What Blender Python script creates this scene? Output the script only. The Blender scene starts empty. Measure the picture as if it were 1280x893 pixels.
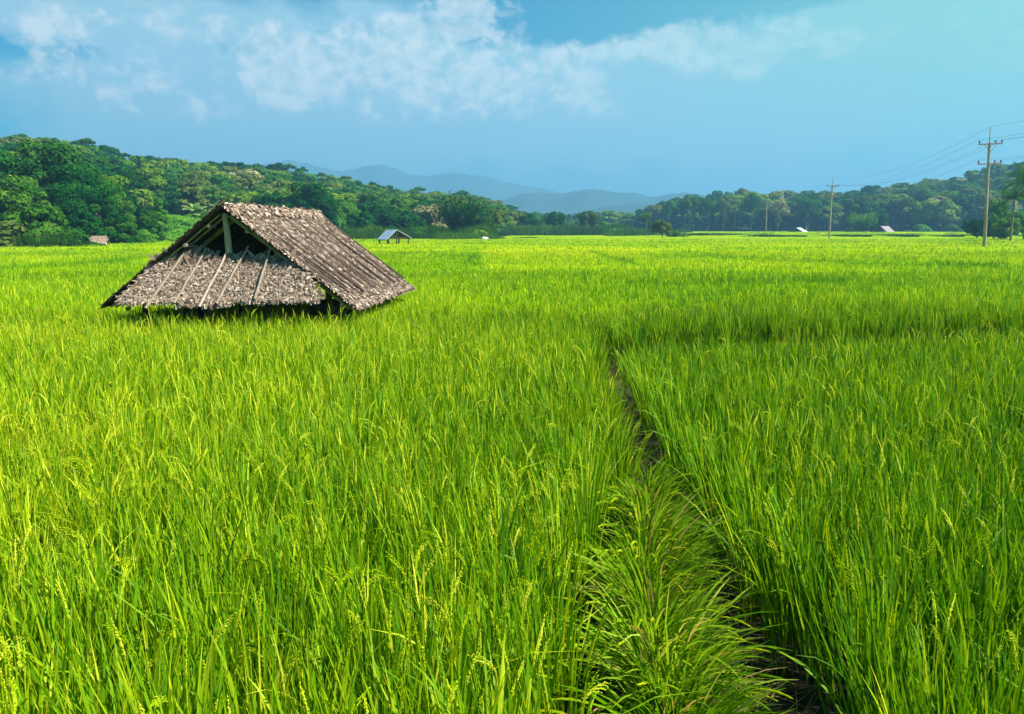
import bpy, math, random
import numpy as np
from mathutils import Vector
rng = np.random.default_rng(11)
random.seed(5)
R = math.radians
S = bpy.context.scene
COL = S.collection

# ------------------------------------------------------------------ camera
PITCH = R(9.02); CZ = 2.45
sp, cp = math.sin(PITCH), math.cos(PITCH)
cam = bpy.data.cameras.new('camera'); camo = bpy.data.objects.new('camera', cam); COL.objects.link(camo)
camo.location = (0, 0, CZ); camo.rotation_euler = (R(90) - PITCH, 0, 0)
cam.sensor_width = 36; cam.lens = 36 * 1000 / 1280; cam.clip_start = .05; cam.clip_end = 30000
S.camera = camo

def ray(u, v):
    """photograph position -> direction with unit depth along +Y"""
    x = (u - 640) / 1000; yu = -(v - 446.5) / 1000
    dy = cp + yu * sp; dz = yu * cp - sp
    return x / dy, dz / dy
def at(u, v, Y):
    a, b = ray(u, v); return Vector((a * Y, Y, CZ + b * Y))
def atz(u, v, z):
    a, b = ray(u, v); Y = (z - CZ) / b; return Vector((a * Y, Y, z))
def top_z(v, Y): return CZ + ray(640, v)[1] * Y

# ------------------------------------------------------------------ tagging
def tag(o, label=None, cat=None, group=None, kind=None):
    if label: o['label'] = label
    if cat: o['category'] = cat
    if group: o['group'] = group
    if kind: o['kind'] = kind
    return o
def empty(name, loc, rz=0):
    o = bpy.data.objects.new(name, None); COL.objects.link(o)
    o.location = loc; o.rotation_euler = (0, 0, rz); o.empty_display_size = .2
    return o

# ------------------------------------------------------------------ geometry collector
class Geo:
    def __init__(s): s.v = []; s.q = []; s.qm = []; s.t = []; s.n = 0; s.tri = []; s.tm = []
    def add(s, v, q=None, mat=0, tint=None, tri=None):
        v = np.asarray(v, np.float32).reshape(-1, 3)
        if q is not None and len(q):
            q = np.asarray(q, np.int32) + s.n; s.q.append(q); s.qm.append(np.full(len(q), mat, np.int32))
        if tri is not None and len(tri):
            tri = np.asarray(tri, np.int32) + s.n; s.tri.append(tri); s.tm.append(np.full(len(tri), mat, np.int32))
        if tint is None: tint = np.full(len(v), .5, np.float32)
        s.t.append(np.broadcast_to(np.asarray(tint, np.float32), (len(v),)))
        s.v.append(v); s.n += len(v)
    def mesh(s, name, mats, smooth=False):
        me = bpy.data.meshes.new(name)
        v = np.concatenate(s.v)
        q = np.concatenate(s.q) if s.q else np.zeros((0, 4), np.int32)
        t = np.concatenate(s.tri) if s.tri else np.zeros((0, 3), np.int32)
        me.vertices.add(len(v)); me.vertices.foreach_set('co', v.ravel())
        nl = len(q) * 4 + len(t) * 3
        me.loops.add(nl); me.loops.foreach_set('vertex_index', np.concatenate([q.ravel(), t.ravel()]).astype(np.int32))
        me.polygons.add(len(q) + len(t))
        st = np.concatenate([np.arange(len(q)) * 4, len(q) * 4 + np.arange(len(t)) * 3]).astype(np.int32)
        me.polygons.foreach_set('loop_start', st)
        me.polygons.foreach_set('material_index', np.concatenate(s.qm + s.tm).astype(np.int32))
        me.polygons.foreach_set('use_smooth', np.full(len(q) + len(t), smooth, bool))
        at_ = me.attributes.new('tint', 'FLOAT', 'POINT'); at_.data.foreach_set('value', np.concatenate(s.t))
        for m in mats: me.materials.append(m)
        me.update(calc_edges=True)
        return me
    def build(s, name, mats, parent=None, smooth=False):
        if not isinstance(mats, (list, tuple)): mats = [mats]
        o = bpy.data.objects.new(name, s.mesh(name, mats, smooth)); COL.objects.link(o)
        if parent is not None: o.parent = parent
        return o

def tube(g, pts, radii, n=8, mat=0, tint=.5, caps=True, wob=0.):
    pts = np.asarray([tuple(p) for p in pts], float); k = len(pts)
    radii = np.broadcast_to(np.asarray(radii, float), (k,))
    tan = np.gradient(pts, axis=0); tan /= np.linalg.norm(tan, axis=1)[:, None]
    ref = np.array([0, 0, 1.]) if abs(tan[0][2]) < .9 else np.array([1., 0, 0])
    a = np.cross(tan, ref); a /= np.linalg.norm(a, axis=1)[:, None]; b = np.cross(tan, a)
    th = np.arange(n) * 2 * np.pi / n
    rr = radii[:, None] * (1 + wob * rng.standard_normal((k, n)))
    V = pts[:, None, :] + rr[..., None] * (np.cos(th)[None, :, None] * a[:, None, :] + np.sin(th)[None, :, None] * b[:, None, :])
    V = V.reshape(-1, 3); Q = []
    for i in range(k - 1):
        for j in range(n):
            Q.append((i * n + j, i * n + (j + 1) % n, (i + 1) * n + (j + 1) % n, (i + 1) * n + j))
    T = []
    if caps:
        V = np.vstack([V, pts[0], pts[-1]]); c0, c1 = k * n, k * n + 1
        for j in range(n):
            T.append((c0, (j + 1) % n, j)); T.append((c1, (k - 1) * n + j, (k - 1) * n + (j + 1) % n))
    g.add(V, Q, mat, tint, T)
def bentpole(g, a, b, r0, r1=None, seg=7, bend=.01, n=8, tint=.5, wob=.04):
    a = np.array(tuple(a)); b = np.array(tuple(b)); r1 = r0 if r1 is None else r1
    t = np.linspace(0, 1, seg)[:, None]; L = np.linalg.norm(b - a)
    off = rng.standard_normal((seg, 3)) * bend * L * .35; off = np.cumsum(off, 0) - np.linspace(0, 1, seg)[:, None] * np.cumsum(off, 0)[-1]
    tube(g, a + (b - a) * t + off, np.linspace(r0, r1, seg), n, 0, tint, True, wob)
def box(g, c, s, mat=0, rz=0, tint=.5):
    x, y, z = [k / 2 for k in s]
    v = np.array([(i * x, j * y, k * z) for k in (-1, 1) for j in (-1, 1) for i in (-1, 1)])
    ca, sa = math.cos(rz), math.sin(rz)
    v = np.stack([v[:, 0] * ca - v[:, 1] * sa, v[:, 0] * sa + v[:, 1] * ca, v[:, 2]], 1) + np.array(tuple(c))
    g.add(v, [(0, 2, 3, 1), (4, 5, 7, 6), (0, 1, 5, 4), (2, 6, 7, 3), (0, 4, 6, 2), (1, 3, 7, 5)], mat, tint)
def slab(g, P, th, mat=0, tint=.5):
    """thick panel from four corners (top face), thickness along -normal"""
    P = np.array([tuple(p) for p in P]); n = np.cross(P[1] - P[0], P[3] - P[0]); n /= np.linalg.norm(n)
    V = np.vstack([P, P - n * th])
    g.add(V, [(0, 1, 2, 3), (7, 6, 5, 4), (0, 4, 5, 1), (1, 5, 6, 2), (2, 6, 7, 3), (3, 7, 4, 0)], mat, tint)

# ------------------------------------------------------------------ strips (blades)
def strips(g, base, az, th0, curve, L, W, nseg, tint, mat=0, twist=None, pw=1.6, prof='leaf'):
    N = len(base)
    if N == 0: return
    az = np.broadcast_to(az, (N,)); th0 = np.broadcast_to(th0, (N,)); curve = np.broadcast_to(curve, (N,))
    L = np.broadcast_to(L, (N,)); W = np.broadcast_to(W, (N,)); tint = np.broadcast_to(tint, (N,))
    if twist is None: twist = rng.uniform(-.9, .9, N)
    s = np.linspace(0, 1, nseg + 1)
    sm = (s[1:] + s[:-1]) / 2
    th = th0[:, None] + curve[:, None] * sm[None, :] ** pw
    ds = L[:, None] / nseg
    dx = np.sin(th) * ds; dz = np.cos(th) * ds
    rx = np.concatenate([np.zeros((N, 1)), np.cumsum(dx, 1)], 1); rz = np.concatenate([np.zeros((N, 1)), np.cumsum(dz, 1)], 1)
    ca, sa = np.cos(az), np.sin(az)
    P = np.stack([base[:, 0:1] + rx * ca[:, None], base[:, 1:2] + rx * sa[:, None], base[:, 2:3] + rz], 2)
    thn = th0[:, None] + curve[:, None] * s[None, :] ** pw
    h = np.stack([-sa, ca, np.zeros(N)], 1)[:, None, :]
    nrm = np.stack([np.cos(thn) * ca[:, None], np.cos(thn) * sa[:, None], -np.sin(thn)], 2)
    tw = twist[:, None, None]
    side = np.cos(tw) * h + np.sin(tw) * nrm
    if prof == 'leaf': w = np.interp(s, [0, .25, .6, .85, 1], [.55, 1, .9, .5, .06])
    elif prof == 'pan': w = np.interp(s, [0, .15, .5, .9, 1], [.25, .8, 1, .6, .2]) * (1 + .25 * np.cos(np.arange(nseg + 1) * np.pi))
    else: w = np.ones(nseg + 1)
    off = side * (W[:, None, None] * w[None, :, None] / 2)
    V = np.stack([P - off, P + off], 2).reshape(N, -1, 3)
    k = (nseg + 1) * 2
    q = np.array([(2 * i, 2 * i + 1, 2 * i + 3, 2 * i + 2) for i in range(nseg)])
    Q = (q[None] + (np.arange(N) * k)[:, None, None]).reshape(-1, 4)
    g.add(V.reshape(-1, 3), Q, mat, np.repeat(tint, k))
    return P, thn

# ------------------------------------------------------------------ materials
def mat(name):
    m = bpy.data.materials.new(name); m.use_nodes = True
    nt = m.node_tree; nt.nodes.clear(); o = nt.nodes.new('ShaderNodeOutputMaterial')
    return m, nt, o
def N(nt, t, **k):
    n = nt.nodes.new(t)
    for a, b in k.items():
        if a.startswith('i_'): n.inputs[a[2:].replace('_', ' ')].default_value = b
        else: setattr(n, a, b)
    return n
def ramp(nt, stops, interp='LINEAR'):
    r = nt.nodes.new('ShaderNodeValToRGB'); r.color_ramp.interpolation = interp
    e = r.color_ramp.elements
    while len(e) > 1: e.remove(e[-1])
    e[0].position = stops[0][0]; e[0].color = (*stops[0][1], 1)
    for p, c in stops[1:]:
        x = e.new(p); x.color = (*c, 1)
    return r
def leafmat(name, stops, trans=.45, gloss=.06, rough=.35, rand=.0, noise=None, ycol=1.25):
    m, nt, o = mat(name)
    a = N(nt, 'ShaderNodeAttribute', attribute_name='tint')
    fac = a.outputs['Fac']
    if rand:
        oi = N(nt, 'ShaderNodeObjectInfo')
        mr = N(nt, 'ShaderNodeMath', operation='MULTIPLY_ADD'); mr.inputs[1].default_value = rand; nt.links.new(oi.outputs['Random'], mr.inputs[0]); nt.links.new(fac, mr.inputs[2])
        sb = N(nt, 'ShaderNodeMath', operation='SUBTRACT'); sb.inputs[1].default_value = rand / 2; nt.links.new(mr.outputs[0], sb.inputs[0]); fac = sb.outputs[0]
    if noise:
        tc = N(nt, 'ShaderNodeTexCoord'); nz = N(nt, 'ShaderNodeTexNoise'); nz.inputs['Scale'].default_value = noise[0]; nz.inputs['Detail'].default_value = 4
        nt.links.new(tc.outputs['Object'], nz.inputs['Vector'])
        mr = N(nt, 'ShaderNodeMath', operation='MULTIPLY_ADD'); mr.inputs[1].default_value = noise[1]; nt.links.new(nz.outputs['Fac'], mr.inputs[0]); nt.links.new(fac, mr.inputs[2])
        sb = N(nt, 'ShaderNodeMath', operation='SUBTRACT'); sb.inputs[1].default_value = noise[1] / 2; nt.links.new(mr.outputs[0], sb.inputs[0]); fac = sb.outputs[0]
    r = ramp(nt, stops); nt.links.new(fac, r.inputs[0])
    d = N(nt, 'ShaderNodeBsdfDiffuse'); t = N(nt, 'ShaderNodeBsdfTranslucent'); mx = N(nt, 'ShaderNodeMixShader'); mx.inputs[0].default_value = trans
    nt.links.new(r.outputs[0], d.inputs[0])
    mc = N(nt, 'ShaderNodeMix', data_type='RGBA', blend_type='MULTIPLY'); mc.inputs[0].default_value = 1; nt.links.new(r.outputs[0], mc.inputs[6]); mc.inputs[7].default_value = (1.3 * ycol / 1.25, 1.15, .6, 1)
    nt.links.new(mc.outputs[2], t.inputs[0])
    nt.links.new(d.outputs[0], mx.inputs[1]); nt.links.new(t.outputs[0], mx.inputs[2])
    out = mx
    if gloss:
        gl = N(nt, 'ShaderNodeBsdfGlossy'); gl.inputs['Roughness'].default_value = rough; gl.inputs['Color'].default_value = (.9, 1, .8, 1)
        m2 = N(nt, 'ShaderNodeMixShader'); m2.inputs[0].default_value = gloss
        nt.links.new(mx.outputs[0], m2.inputs[1]); nt.links.new(gl.outputs[0], m2.inputs[2]); out = m2
    nt.links.new(out.outputs[0], o.inputs[0])
    return m
def solid(name, stops, scale=8, detail=6, rough=.8, stretch=(1, 1, 1), bump=.3, metal=0, tintmix=0., spec=.3, coord='Object'):
    m, nt, o = mat(name)
    tc = N(nt, 'ShaderNodeTexCoord'); mp = N(nt, 'ShaderNodeMapping'); mp.inputs['Scale'].default_value = stretch
    nt.links.new(tc.outputs[coord], mp.inputs[0])
    nz = N(nt, 'ShaderNodeTexNoise'); nz.inputs['Scale'].default_value = scale; nz.inputs['Detail'].default_value = detail; nz.inputs['Roughness'].default_value = .65
    nt.links.new(mp.outputs[0], nz.inputs['Vector'])
    fac = nz.outputs['Fac']
    if tintmix:
        a = N(nt, 'ShaderNodeAttribute', attribute_name='tint')
        mf = N(nt, 'ShaderNodeMix', data_type='FLOAT'); mf.inputs[0].default_value = tintmix; nt.links.new(fac, mf.inputs[2]); nt.links.new(a.outputs['Fac'], mf.inputs[3]); fac = mf.outputs[0]
    r = ramp(nt, stops); nt.links.new(fac, r.inputs[0])
    b = N(nt, 'ShaderNodeBsdfPrincipled'); b.inputs['Roughness'].default_value = rough; b.inputs['Metallic'].default_value = metal
    b.inputs['Specular IOR Level'].default_value = spec
    nt.links.new(r.outputs[0], b.inputs['Base Color'])
    if bump:
        bp = N(nt, 'ShaderNodeBump'); bp.inputs['Strength'].default_value = bump; bp.inputs['Distance'].default_value = .02
        nt.links.new(nz.outputs['Fac'], bp.inputs['Height']); nt.links.new(bp.outputs[0], b.inputs['Normal'])
    nt.links.new(b.outputs[0], o.inputs[0])
    return m

RICE = leafmat('rice_leaf', [(0, (.030, .120, .001)), (.3, (.082, .230, .001)), (.6, (.175, .345, .0015)), (.85, (.39, .49, .005)), (1, (.56, .60, .03))], trans=.40, gloss=.01, rough=.55)
PAN = leafmat('rice_panicle', [(0, (.30, .45, .006)), (.5, (.46, .58, .012)), (1, (.62, .66, .05))], trans=.35, gloss=0)
CANOPY = leafmat('rice_canopy', [(0, (.062, .18, .001)), (.3, (.138, .29, .001)), (.6, (.230, .375, .001)), (.85, (.35, .42, .004)), (1, (.43, .44, .01))], trans=.25, gloss=0, noise=(1.2, .22))
BUND = leafmat('bund_grass_leaf', [(0, (.035, .13, .002)), (.5, (.11, .27, .003)), (.8, (.27, .42, .02)), (.93, (.38, .46, .06)), (1, (.42, .31, .12))], trans=.45, gloss=0)
REED = leafmat('reed_leaf', [(0, (.022, .085, .010)), (.5, (.045, .14, .014)), (1, (.11, .24, .025))], trans=.4, gloss=0, noise=(.05, .4))
F = {
 'dark': leafmat('foliage_dark', [(0, (.003, .036, .009)), (.5, (.009, .072, .012)), (1, (.030, .135, .013))], trans=.3, rand=.35, gloss=0),
 'mid': leafmat('foliage_mid', [(0, (.008, .052, .009)), (.5, (.028, .115, .011)), (1, (.085, .20, .014))], trans=.3, rand=.4, gloss=0),
 'light': leafmat('foliage_light', [(0, (.030, .10, .008)), (.5, (.10, .21, .012)), (1, (.21, .32, .02))], trans=.35, rand=.4, gloss=0),
 'olive': leafmat('foliage_olive', [(0, (.032, .072, .013)), (.5, (.085, .140, .022)), (1, (.17, .22, .04))], trans=.3, rand=.4, gloss=0),
 'cream': leafmat('foliage_cream', [(0, (.10, .13, .04)), (.45, (.20, .22, .08)), (.6, (.34, .34, .14)), (1, (.48, .45, .22))], trans=.25, rand=.3, gloss=0),
 'bright': leafmat('foliage_bright', [(0, (.030, .12, .012)), (.5, (.065, .21, .018)), (1, (.13, .31, .03))], trans=.4, rand=.3, gloss=0),
}
BARK = solid('bark', [(.3, (.10, .085, .06)), (.7, (.26, .23, .18))], 3, rough=.9, bump=.5)
PALEBARK = solid('pale_bark', [(.3, (.30, .28, .23)), (.7, (.52, .50, .42))], 3, rough=.9)
SOIL = solid('soil', [(.3, (.014, .010, .006)), (.6, (.030, .021, .012)), (.8, (.058, .041, .024))], 2.5, rough=.95, bump=.6)
HILLG = solid('hillside_ground', [(.3, (.012, .040, .010)), (.6, (.030, .075, .014)), (.8, (.05, .10, .02))], .15, rough=1, bump=0)
MTN = solid('hazed_mountain_forest', [(.35, (.012, .050, .045)), (.65, (.022, .070, .060))], .004, rough=1, bump=0)  # forest green pushed towards blue, haze put into the colour
THATCH = solid('dry_thatch_leaf', [(.12, (.028, .017, .010)), (.38, (.135, .090, .060)), (.62, (.275, .20, .140)), (.9, (.58, .485, .39))], 30, rough=.8, bump=.4, tintmix=.72)
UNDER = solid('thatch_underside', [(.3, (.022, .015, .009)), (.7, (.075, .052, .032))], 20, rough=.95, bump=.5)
STICK = solid('weathered_pole', [(.25, (.15, .11, .075)), (.55, (.36, .28, .21)), (.8, (.56, .48, .39))], 14, stretch=(1, 1, 1), rough=.7, tintmix=.45)
BATTEN = solid('brown_batten', [(.25, (.035, .022, .016)), (.6, (.11, .075, .055)), (.85, (.28, .22, .17))], 10, rough=.75, tintmix=.5)
BAMBOO = solid('green_bamboo', [(.3, (.16, .17, .035)), (.7, (.36, .36, .09))], 6, rough=.45)
DARKWOOD = solid('dark_wood', [(.3, (.025, .018, .012)), (.7, (.07, .05, .035))], 10, rough=.8)
POST = solid('grey_post', [(.3, (.28, .24, .10)), (.7, (.55, .49, .28))], 9, stretch=(1, 1, .25), rough=.8)
TIN = solid('tin_sheet', [(.3, (.34, .42, .52)), (.7, (.52, .60, .70))], 1.5, rough=.4, metal=.35, bump=0)
BROWNR = solid('old_brown_roof', [(.3, (.16, .13, .14)), (.7, (.30, .25, .26))], 1.5, rough=.8, bump=0)
WHITETIN = solid('white_tin', [(.3, (.70, .72, .76)), (.7, (.85, .86, .88))], 1.5, rough=.5, bump=0)
CONC = solid('pole_concrete', [(.3, (.20, .155, .115)), (.7, (.40, .34, .27))], 2, stretch=(1, 1, .2), rough=.85)
RUST = solid('rusty_steel', [(.3, (.10, .045, .035)), (.7, (.22, .11, .08))], 5, rough=.6)
PORC = solid('brown_porcelain', [(.3, (.09, .03, .02)), (.7, (.14, .05, .03))], 5, rough=.3, bump=0)
WIREM = solid('wire_metal', [(.3, (.10, .12, .14)), (.7, (.16, .18, .2))], 5, rough=.5, bump=0)
STONE = solid('pale_stone', [(.3, (.38, .37, .36)), (.7, (.68, .67, .66))], 2, rough=.9)
BANANA = leafmat('banana_leaf', [(0, (.05, .18, .02)), (.5, (.10, .28, .03)), (1, (.35, .42, .18))], trans=.4, gloss=.08)

# ------------------------------------------------------------------ field layout
gy = [(752, 412), (760, 440), (785, 490), (822, 555), (862, 615), (903, 680), (945, 750), (985, 820), (1022, 893), (1062, 980), (1120, 1150)]
G_ = np.array([tuple(atz(u, v, .72)) for u, v in gy])
ord_ = np.argsort(G_[:, 1]); GY, GX = G_[ord_, 1], G_[ord_, 0]
ly = [(1120, 740), (980, 718), (893, 712), (800, 712), (700, 716), (640, 722), (590, 742), (545, 772)]
L_ = np.array([tuple(atz(u, v, .85)) for v, u in ly]); o2 = np.argsort(L_[:, 1]); LY, LX = L_[o2, 1], L_[o2, 0]
cy = [(735, 414), (900, 413), (1080, 408), (1290, 401), (1500, 396)]
C_ = np.array([tuple(atz(u, v, .95)) for u, v in cy]); CX, CYY = C_[:, 0], C_[:, 1]
YEND = GY.max()
def xgap(y): return np.interp(y, GY, GX)
def xleft(y): return np.interp(y, LY, LX, right=1e9)
def ycross(x): return np.interp(x, CX, CYY)
# hut frame
HO = np.array([-5.181, 14.544]); HT = .081
HU = np.array([math.cos(HT), -math.sin(HT)]); HV = np.array([math.sin(HT), math.cos(HT)])
def hutuv(x, y): return (x - HO[0]) * HU[0] + (y - HO[1]) * HU[1], (x - HO[0]) * HV[0] + (y - HO[1]) * HV[1]

def vnoise(x, y, s, seed=0):
    """smooth value noise"""
    x = np.asarray(x, float) / s + 137.3 * (seed + 1); y = np.asarray(y, float) / s + 71.7 * (seed + 1)
    xi, yi = np.floor(x).astype(np.int64), np.floor(y).astype(np.int64); fx, fy = x - xi, y - yi
    fx = fx * fx * (3 - 2 * fx); fy = fy * fy * (3 - 2 * fy)
    def h(a, b):
        n = (a * 374761393 + b * 668265263 + seed * 1274126177) & 0xffffffff
        n = ((n ^ (n >> 13)) * 1274126177) & 0xffffffff
        return ((n ^ (n >> 16)) & 0xffff) / 65535.
    return (h(xi, yi) * (1 - fx) + h(xi + 1, yi) * fx) * (1 - fy) + (h(xi, yi + 1) * (1 - fx) + h(xi + 1, yi + 1) * fx) * fy

def terr(x, y):
    """terrace ground height above zero"""
    x = np.asarray(x, float); y = np.asarray(y, float)
    h = np.zeros(np.broadcast(x, y).shape)
    h = h + .25 * (y > ycross(x) + .25) * np.clip((x - xgap(y)) / 1.0, 0, 1) * np.clip(1 - (y - ycross(x)) / 9, 0, 1)
    # right far terraces
    line = 196 + 10 * np.sin(x / 37.)
    h = h + np.where((x > 45) & (y > line), .55 * np.clip((x - 45) / 30, 0, 1), 0)
    h = h + np.where((x > 10) & (y > 255 + 6 * np.sin(x / 23.)), .45 * np.clip((x - 10) / 30, 0, 1), 0)
    # faint swells left
    h = h + .16 * np.exp(-((y - 52 - x * .12 - 3 * np.sin(x / 9.)) / 3.2) ** 2) * (x < -10)
    return h
def rheight(x, y):
    return .93 + .10 * (vnoise(x, y, 3.1, 3) - .5) + .07 * (vnoise(x, y, .8, 5) - .5)
PLOTS = [(737, 311, 802, 328, .4, .22), (0, 331, 150, 322, 1.4, .16), (150, 322, 215, 318, 1.4, .1), (560, 303, 900, 301, 2.2, .12), (880, 318, 1280, 330, 1.6, .12), (380, 322, 600, 309, .9, .12), (900, 345, 1280, 352, .9, .08)]
def ripeness_light(x, y):
    t = .475 + .07 * ((x < xgap(y)) & (y < 14)) + .32 * (vnoise(x, y, 9, 1) - .5) + .20 * (vnoise(x, y, 2.2, 2) - .5)  # near rice left of the gap raised, its lit sides put into the tint
    t = t + .10 * np.clip((y - 18) / 40, 0, 1)
    # riper plot in the middle distance
    wb = (vnoise(x, y, 2.0, 12) - .5) * 1.2; sm = lambda q, w: np.clip(q / w + .5, 0, 1)
    inx = sm(x + 1.2 + (y - 31) * .03 + wb * .4, .5) * sm(4.2 + (y - 31) * .20 - x + wb * 2, 4) * sm(y - 31 - x * .15 + wb * 3, 6) * sm(74 - y + wb * 4, 8)
    t = t + .19 * inx
    t = t - .10 * ((x > 60) & (y > 190)) - .09 * np.clip((x - xgap(y)) / .5, 0, 1) * np.clip((20 - y) / 6, 0, 1)  # near rice right of the gap lowered, its shaded sides put into the tint
    for (u0, v0, u1, v1, w_, dd) in PLOTS:
        p0, p1 = atz(u0, v0, .95), atz(u1, v1, .95); ex, ey = p1.x - p0.x, p1.y - p0.y; LL = ex * ex + ey * ey
        q = np.clip(((x - p0.x) * ex + (y - p0.y) * ey) / LL, 0, 1); ds = np.hypot(x - p0.x - q * ex, (y - p0.y - q * ey) * .6)
        t = t - 1.7 * dd * np.exp(-(ds / w_) ** 2)  # dark plot boundary lines drawn into the tint
    t = t - .20 * np.exp(-((x + 1.75 - (y - 31) * -.035) / .35) ** 2) * ((y > 36) & (y < 75))
    return t
def keep(x, y):
    xg = xgap(y)
    k = ~((np.abs(x - xg - .03) < np.interp(y, [3.5, 6, 12], [.26, .22, .19])) & (y < YEND))
    k &= ~((x > xleft(y)) & (x < xg + .1) & (y < LY.max()))
    yc = ycross(x)
    k &= ~((np.abs(y - yc - .24) < .53) & (x > xgap(yc) - .1))
    u, v = hutuv(x, y)
    k &= ~((np.abs(u) < 2.0) & (v > .30) & (v < 4.9))
    return k

# ------------------------------------------------------------------ rice
rice = Geo()
def grid(y0, y1, sp_, marg=2.5, slope=.88):
    ys = np.arange(y0, y1, sp_); X = []; Y = []
    for y in ys:
        w = slope * y + marg; xs = np.arange(-w, w, sp_)
        X.append(xs + rng.uniform(-.36, .36, len(xs)) * sp_); Y.append(np.full(len(xs), y) + rng.uniform(-.36, .36, len(xs)) * sp_)
    X = np.concatenate(X); Y = np.concatenate(Y); k = keep(X, Y); return X[k], Y[k]
def hills(y0, y1, sp_, per, nseg, wid, r, zb, lo=0.):
    X, Y = grid(y0, y1, sp_)
    H = rheight(X, Y) * rng.uniform(.90, 1.07, len(X)); T = ripeness_light(X, Y) + rng.uniform(-.10, .10, len(X))
    G = terr(X, Y)
    n = len(X); idx = np.repeat(np.arange(n), per); M = len(idx)
    a = rng.uniform(0, 2 * np.pi, M); rr = r * np.sqrt(rng.uniform(0, 1, M))
    # inner leaves upright, outer ones lean; edges of a gap lean into it
    th = np.abs(rng.normal(0, .05, M)) + .11 * rr / r
    cur = np.abs(rng.normal(.08, .14, M)); drp = rng.uniform(0, 1, M) < .07; cur[drp] += rng.uniform(.7, 1.6, drp.sum())
    hx, hy = X[idx], Y[idx]
    d = hx - xgap(hy); nearL = (d < 0) & (d > -.6) & (hy < YEND) & (hy > 3.5); nearR = (d > 0) & (d < .45) & (hy < YEND)
    lean = np.where(nearL, .10 * (1 + d / .6), 0)
    lean = np.where(nearR, -.05, lean)
    dl = hx - xleft(hy); nl = (dl > -.35) & (dl < 0); lean = np.where(nl, -.03, lean)
    hi = np.where(rng.uniform(0, 1, M) < (.68 if nseg >= 5 else .5), rng.uniform(.15, .62, M), 0.) * (zb < .5)
    z0 = zb + hi * (H[idx] - zb); sr = 1 + 1.6 * hi
    th = th + .10 * hi * rr / r; cur = cur + np.where(hi > 0, np.abs(rng.normal(0, .15, M)), 0)
    base = np.stack([hx + sr * rr * np.cos(a), hy + sr * rr * np.sin(a), G[idx] + z0], 1)
    wind = .03
    vx = np.sin(th) * np.cos(a) + lean + wind * np.cos(2.6); vy = np.sin(th) * np.sin(a) + wind * np.sin(2.6) - lean * .3
    a2 = np.arctan2(vy, vx); th2 = np.hypot(vx, vy)
    Ln = (H[idx] * rng.uniform(.74, 1.07, M) - z0).clip(.12) * (1 + .12 * cur)
    t = np.clip(T[idx] + rng.normal(0, .20, M), 0, 1); yl = rng.uniform(0, 1, M) < .04; t[yl] = np.clip(t[yl] + .35, 0, 1)
    strips(rice, base, a2, th2, cur, Ln, wid * rng.uniform(.65, 1.25, M), nseg, t, 0)
    return X, Y, H, G
def panicles(X, Y, H, G, prob, wid, nseg, seed, cross=True, grains=False):
    pr = prob * np.clip(.35 + 1.3 * vnoise(X, Y, 1.6, 9) ** 1.5, 0, 2) * np.where(X > xgap(Y), .55, 1.2)
    num = rng.poisson(np.clip(pr, 0, 9)); idx = np.repeat(np.arange(len(X)), num); M = len(idx)
    if M == 0: return
    a = rng.uniform(0, 2 * np.pi, M); b = np.stack([X[idx] + .05 * np.cos(a), Y[idx] + .05 * np.sin(a), G[idx] + .45], 1)
    th0 = np.abs(rng.normal(.08, .07, M)); L1 = H[idx] * rng.uniform(.82, 1.03, M) - .45
    b2 = b + np.stack([np.sin(th0) * np.cos(a) * L1, np.sin(th0) * np.sin(a) * L1, np.cos(th0) * L1], 1)
    strips(rice, b, a, th0, 0, L1, .004 if grains else wid * .35, 1, .75, 0, prof='flat')
    L2 = rng.uniform(.12, .20, M); cur = rng.uniform(.2, 2.2, M) ; tt = rng.uniform(0, 1, M)
    cur = np.where(rng.uniform(0, 1, M) < .75, cur * .55, cur)
    if not grains:
        strips(rice, b2, a, th0, cur, L2, wid, nseg, tt, 1, twist=rng.uniform(-.4, .4, M), pw=1, prof='pan')
        if cross: strips(rice, b2, a, th0, cur, L2, wid, nseg, tt, 1, twist=1.57 + rng.uniform(-.4, .4, M), pw=1, prof='pan')
        return
    # near panicles: a few branchlets, each a string of husks
    for br in range(5):
        aa = a + rng.normal(0, .03, M); cc = cur * rng.uniform(.96, 1.04, M); ll = L2 * (1 - .09 * br) ; st = b2 + np.stack([np.zeros(M), np.zeros(M), -.0 * ll], 1)
        ns = 12
        P, thn = strips(rice, st, aa, th0 + rng.normal(0, .025, M), cc, ll, .0018, ns, tt, 1, pw=1, prof='flat')
        P = P[:, 2:, :].reshape(-1, 3); th_ = thn[:, 2:].reshape(-1); az = np.repeat(aa, ns - 1); k = len(P)
        T = np.stack([np.sin(th_) * np.cos(az), np.sin(th_) * np.sin(az), np.cos(th_)], 1)
        T = T + rng.normal(0, .28, (k, 3)); T /= np.linalg.norm(T, axis=1)[:, None]
        A = np.cross(T, np.array([.3, .5, .8])); A /= np.linalg.norm(A, axis=1)[:, None]; B = np.cross(T, A)
        gl = rng.uniform(.010, .014, k)[:, None]; gw = .0026
        C = P + rng.normal(0, .0022, (k, 3))
        V = np.stack([C - T * gl * .5, C + A * gw, C + B * gw, C - A * gw, C - B * gw, C + T * gl * .5], 1)
        f = np.array([(0, 2, 1), (0, 3, 2), (0, 4, 3), (0, 1, 4), (5, 1, 2), (5, 2, 3), (5, 3, 4), (5, 4, 1)])
        TT = (f[None] + (np.arange(k) * 6)[:, None, None]).reshape(-1, 3)
        rice.add(V.reshape(-1, 3), None, 1, np.repeat(np.clip(np.repeat(tt, ns - 1) + rng.normal(0, .15, k), 0, 1), 6), TT)

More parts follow.
